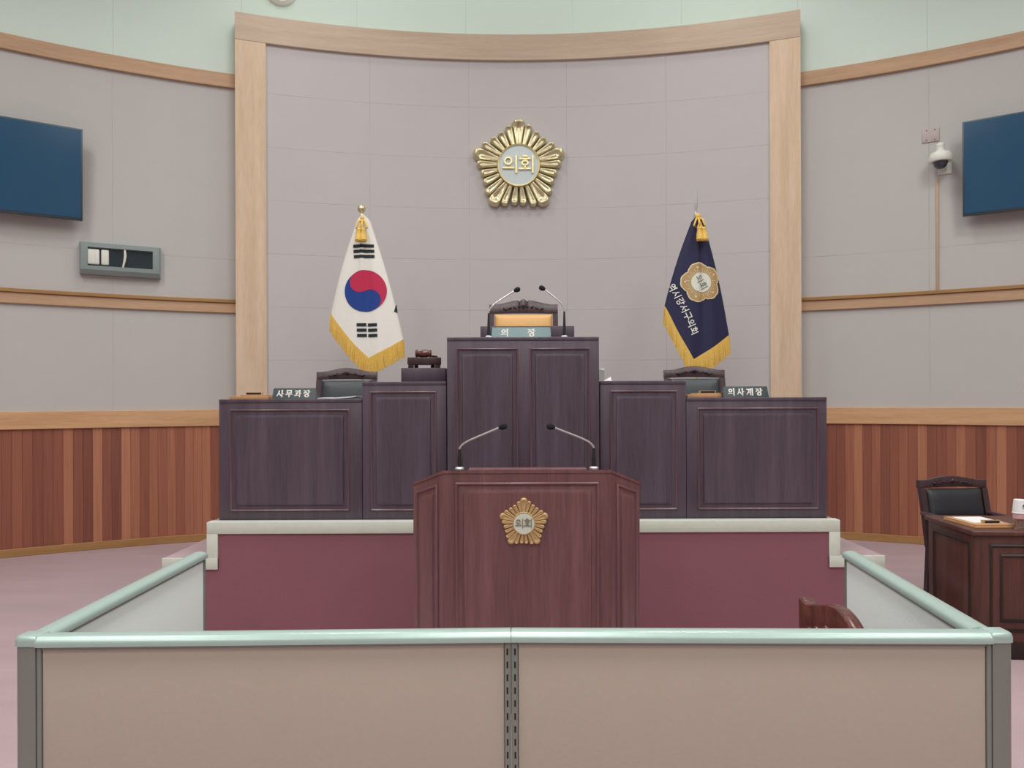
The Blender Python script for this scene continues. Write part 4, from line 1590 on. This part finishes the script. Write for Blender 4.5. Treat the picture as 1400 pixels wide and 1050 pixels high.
def partition(label, A, B, mats, slot_end=None, end_post=None, th=0.045, trim0=0.0, trim1=0.0):
    """panel running from A to B (plan points of the centre line)"""
    A, B = Vector((A[0], A[1], 0)), Vector((B[0], B[1], 0))
    L = (B - A).length
    rz = math.atan2(B.y - A.y, B.x - A.x)
    t = thing('partition_panel', label, 'partition', A, rz)
    h = th / 2
    fx0 = 0.0167 if slot_end == 0 else 0.012
    fx1 = L - (0.0167 if slot_end == 1 else 0.012)
    bm = new_bm()
    add_box(bm, (fx0, -h + 0.004, 0.09), (fx1, h - 0.004, Z_CAP - 0.026), 0.004)
    o_ = obj('fabric_panel', bm, mats, t)
    planar_uv(o_)
    bm = new_bm()
    for x0_, x1_ in ((0.0, fx0), (fx1, L)):
        add_box(bm, (x0_ + 0.0005, -h, 0.0), (x1_ - 0.0005, h, Z_CAP - 0.024), 0.002)
    add_box(bm, (fx0, -h, 0.01), (fx1, h, 0.09), 0.002)
    add_box(bm, (fx0, -h + 0.001, Z_CAP - 0.032), (fx1, h - 0.001, Z_CAP - 0.024), 0.001)
    obj('edge_frame', bm, M['post'], t)
    bm = new_bm()
    pr = cap_profile(th + 0.006)
    add_loft(bm, [[Vector((x, y, Z_CAP + z)) for y, z in pr] for x in (0.0008 - trim0, L - 0.0008 + trim1)])
    obj('cap_rail', bm, M['alu'], t, smooth=60)
    if slot_end is not None:
        xs = 0.0094 if slot_end == 0 else L - 0.0094
        bm = new_bm()
        add_box(bm, (xs - 0.0045, -h - 0.0015, 0.04), (xs + 0.0045, -h + 0.0005, Z_CAP - 0.03), 0.0005)
        k = 0
        z = Z_CAP - 0.048
        while z > 0.1:
            add_box(bm, (xs - 0.002, -h - 0.0018, z - 0.008), (xs + 0.002, -h - 0.001, z + 0.008), 0, mat=1)
            z -= 0.031
        obj('slotted_strip', bm, [M['post'], M['slot']], t, label='steel strip with a row of black slots')
    return t


yE, yM = 1.755, 1.780          # centre lines of the front panels (ends nearer than the middle)
xM = px(697.5, 1.757)
XL, XR = -1.159, 1.157
PT = 0.05
partition('left front partition panel of pinkish beige cloth', (XL + PT / 2, yE), (xM - 0.0003, yM), M['part_pink'], slot_end=1)
partition('right front partition panel of pinkish beige cloth', (xM + 0.0003, yM), (XR - PT / 2, yE), M['part_pink'], slot_end=0)
# side panels run away from the corner posts
partition('left side partition panel with pale inner face, running towards the dais', (-1.152, yE + PT / 2), (-1.160, 2.70), M['part_pale'], th=0.045)
partition('right side partition panel with pale inner face, running towards the dais', (1.137, yE + PT / 2), (1.228, 2.67), M['part_pale'], th=0.045)
for s, x, nm in ((-1, XL, 'left'), (1, XR, 'right')):
    t = thing('corner_post', 'grey aluminium corner post joining the ' + nm + ' front and side panels', 'post', (x, yE, 0))
    bm = new_bm()
    h = PT / 2
    # round the outer corner
    pl = []
    rr = 0.016
    cs = [(-h, -h), (h, -h), (h, h), (-h, h)]
    for (qx, qy) in cs:
        r = rr if (qx * s > 0 and qy < 0) else 0.002
        ccx, ccy = qx - math.copysign(r, qx), qy - math.copysign(r, qy)
        a0 = math.atan2(math.copysign(1, qy), math.copysign(1, qx)) - PI / 4
        for k in range(6):
            aa = a0 + PI / 2 * k / 5
            pl.append((ccx + r * math.cos(aa), ccy + r * math.sin(aa)))
    add_loft(bm, [[Vector((x_, y_, z_)) for x_, y_ in pl] for z_ in (0, Z_CAP - 0.022)])
    obj('post', bm, M['post'], t)
    bm = new_bm()
    pl2 = [(x_ * 1.14, y_ * 1.14) for x_, y_ in pl]
    pl3 = [(x_ * 0.85, y_ * 0.85) for x_, y_ in pl]
    add_loft(bm, [[Vector((x_, y_, Z_CAP - 0.022)) for x_, y_ in pl2], [Vector((x_, y_, Z_CAP - 0.010)) for x_, y_ in pl2], [Vector((x_, y_, Z_CAP - 0.002)) for x_, y_ in [(a_ * 1.04, b_ * 1.04) for a_, b_ in pl]],
                  [Vector((x_, y_, Z_CAP + 0.001)) for x_, y_ in pl3]])
    obj('cap', bm, M['alu'], t, smooth=60)

# ================================================================= SIDE DESK ON THE RIGHT
sd = thing('side_desk', 'brown panelled wooden desk beyond the partition on the right', 'desk', (2.556, 4.07, 0), R_(-4.5))
HD, WD_, DP_ = 0.715, 1.5, 0.55
bm = new_bm()
add_box(bm, (0.012, 0.012, 0.0), (WD_ - 0.012, 0.04, HD - 0.028), 0.003)
add_box(bm, (0.012, 0.04, 0.0), (0.04, DP_ - 0.01, HD - 0.028), 0.003)
add_box(bm, (WD_ - 0.04, 0.04, 0.0), (WD_ - 0.012, DP_ - 0.01, HD - 0.028), 0.003)
obj('carcass', bm, M['sidedesk'], sd)
bm = new_bm()
add_box(bm, (-0.008, -0.008, HD - 0.028), (WD_ + 0.008, DP_ + 0.008, HD), 0.008, 3)
obj('desk_top', bm, M['sidedesk'], sd)
bm = new_bm()
add_box(bm, (0.004, 0.004, 0.0), (WD_ - 0.004, 0.03, 0.095), 0.004)
obj('plinth', bm, M['sidedesk_dark'], sd)


def framed(x0, x1, z0, z1, y, nested, fmap=None):
    bm = new_bm()
    lo = [(0, 0.001, 0), (0.003, 0.007, 0), (0.013, 0.009, 0), (0.018, 0.001, 0), (0.019, -0.001, 0)]
    add_panel(bm, x0, x1, z0, z1, y, lo, fmap=fmap)
    if nested:
        add_panel(bm, x0 + 0.055, x1 - 0.055, z0 + 0.055, z1 - 0.055, y, lo, fmap=fmap)
    fs = sorted(bm.faces, key=lambda f: -f.calc_area())
    for f in fs[:2 if nested else 1]:
        bm.faces.remove(f)
    return obj('panel_moulding', bm, M['sidedesk_dark'], sd, smooth=50, label='black brown moulding')


framed(0.09, WD_ - 0.09, 0.15, HD - 0.075, 0.012, True)
framed(0.07, DP_ - 0.05, 0.15, HD - 0.07, 0.0, False, fmap=lambda x, y, z: Vector((0.012 + y, DP_ - x, z)))


def sdp(x, y, z=0.0):
    return sd.matrix_basis @ Vector((x, y, z))


bpy.context.view_layer.update()


def on_desk(u, v):
    """point of the desk top seen at a pixel"""
    uu, vv = unroll(u, v)
    d = (CAM_H - HD) / (vv - V0) * F
    return Vector(((uu - U0) / F * d, d, HD))


bl, fl, frr = on_desk(1303, 709), on_desk(1334, 722.5), on_desk(1388, 722)
rzb = math.atan2(frr.y - fl.y, frr.x - fl.x)
t = thing('memo_board', 'light oak memo board lying on the brown side desk', 'board', fl, rzb)
wb_, db_ = (frr - fl).length, 0.30
bm = new_bm()
add_box(bm, (0, 0, 0), (wb_, db_, 0.012), 0.002)
obj('base', bm, M['board'], t)
bm = new_bm()
add_box(bm, (0.004, 0.006, 0.012), (wb_ - 0.004, db_ - 0.004, 0.021), 0.002)
obj('writing_board', bm, M['board'], t)
rot = Matrix.Rotation(rzb, 4, 'Z')
pc = fl + rot @ Vector((wb_ * 0.52, db_ * 0.55, 0.021))
o = paper('paper_sheet', 'white paper sheet on the memo board of the brown side desk', pc.x - 0.085, pc.x + 0.085, pc.y - 0.10, pc.y + 0.10, HD + 0.021, 0.0, rz=rzb)
pc = fl + rot @ Vector((wb_ * 0.55, 0.055, 0.0226))
pen_case('small black case on the paper of the brown side desk', pc.x, pc.y, HD + 0.0226, 0.085, rzb)

cb = on_desk(1394.5, 723)
t = thing('plastic_cup', 'clear pink tinted cup under the white paper cup on the brown side desk', 'cup', (cb.x, cb.y, HD))
bm = new_bm()
add_lathe(bm, [(0, 0), (0.027, 0), (0.029, 0.004), (0.0335, 0.085), (0.031, 0.085), (0.0265, 0.006), (0, 0.005)], n=28)
obj('cup', bm, M['glass'], t)
bm = new_bm()
add_loft(bm, [[Vector((r * math.cos(2 * PI * k / 28), r * math.sin(2 * PI * k / 28), z)) for r, z in ((0.0337, 0.06), (0.035, 0.086), (0.0335, 0.088), (0.032, 0.06))] for k in range(29)], cap0=False, cap1=False)
obj('pink_band', bm, M['pinkplastic'], t, label='pink band')
t = thing('paper_cup', 'white paper cup turned upside down on the pink tinted cup', 'cup', (cb.x, cb.y, HD + 0.088))
bm = new_bm()
add_lathe(bm, [(0.036, 0.0), (0.0385, 0.001), (0.0385, 0.005), (0.0365, 0.006), (0.030, 0.076), (0.028, 0.078), (0.0, 0.077), (0.0, 0.073), (0.028, 0.073), (0.034, 0.006)], n=32)
obj('cup', bm, M['paper'], t)
bm = new_bm()


def fmc(x, y, lift):
    r = 0.0365 - (y - 0.006) * 0.0865 + 0.0003 + lift * 0.0005
    a = x / 0.033 - PI / 2 + 0.12
    return Vector((r * math.cos(a), r * math.sin(a), y))


for st in ([(-.009, .030), (-.006, .052)], [(-.006, .052), (.0, .042), (.007, .054)], [(.007, .054), (.009, .034)], [(.0, .042), (-.002, .032)], [(-.011, .044), (-.003, .046)]):
    add_stroke(bm, st, 0.0035, fmc, 1.0)
obj('printed_mark', bm, M['ink'], t, smooth=0, label='dark printed mark')

# ================================================================= LIGHTS
def area(name, loc, sx, sy, power, col=(1, 1, 1), rot=(0, 0, 0), spread=165):
    l = bpy.data.lights.new(name, 'AREA')
    l.shape = 'RECTANGLE'
    l.size, l.size_y = sx, sy
    l.energy = power
    l.spread = R_(spread)
    l.color = col
    o = bpy.data.objects.new(name, l)
    C.objects.link(o)
    o.location = loc
    o.rotation_euler = rot
    return o


PW = 66
for ix in (-2, 0, 2):
    for iy, y in enumerate((-5.0, -2.2, 0.6, 3.4)):
        area('ceiling_lamp', (CX + ix * 1.9, y, Z_CEIL - 0.02), 1.2, 1.2, PW, (1.0, 0.985, 0.95))
for ix in (-1, 1):
    area('ceiling_lamp', (CX + ix * 1.9, 5.9, Z_CEIL - 0.02), 0.9, 0.5, PW * 0.5, (1.0, 0.985, 0.95))

for k in range(-3, 4):  # unseen strip lights added to brighten the upper front wall
    aa = R_(6.2 * k)
    q = cyl(aa, 8.2, Z_CEIL - 0.03)
    area('upper_wall_fill', q, 0.85, 0.12, 2.6, (0.98, 1.0, 0.96), (R_(28), 0, -aa), 180)

w = bpy.data.worlds.new('world')
bpy.context.scene.world = w
w.use_nodes = True
w.node_tree.nodes['Background'].inputs[0].default_value = (0.8, 0.85, 0.9, 1)
w.node_tree.nodes['Background'].inputs[1].default_value = 0.3

# ================================================================= CAMERA
cam = bpy.data.cameras.new('camera')
co = bpy.data.objects.new('camera', cam)
C.objects.link(co)
co.location = (0, 0, CAM_H)
co.rotation_euler = (PI / 2, ROLL, 0)
cam.sensor_fit = 'HORIZONTAL'
cam.sensor_width = 36.0
cam.lens = 36.0 * F / 1400.0
cam.shift_x = -(U0 - 700) / 1400.0
cam.shift_y = (V0 - 525) / 1400.0
cam.clip_start = 0.05
sc = bpy.context.scene
sc.camera = co
sc.view_settings.view_transform = 'Standard'
sc.view_settings.look = 'None'
sc.view_settings.exposure = 0.0
sc.view_settings.gamma = 1.0
sc.view_settings.use_curve_mapping = False
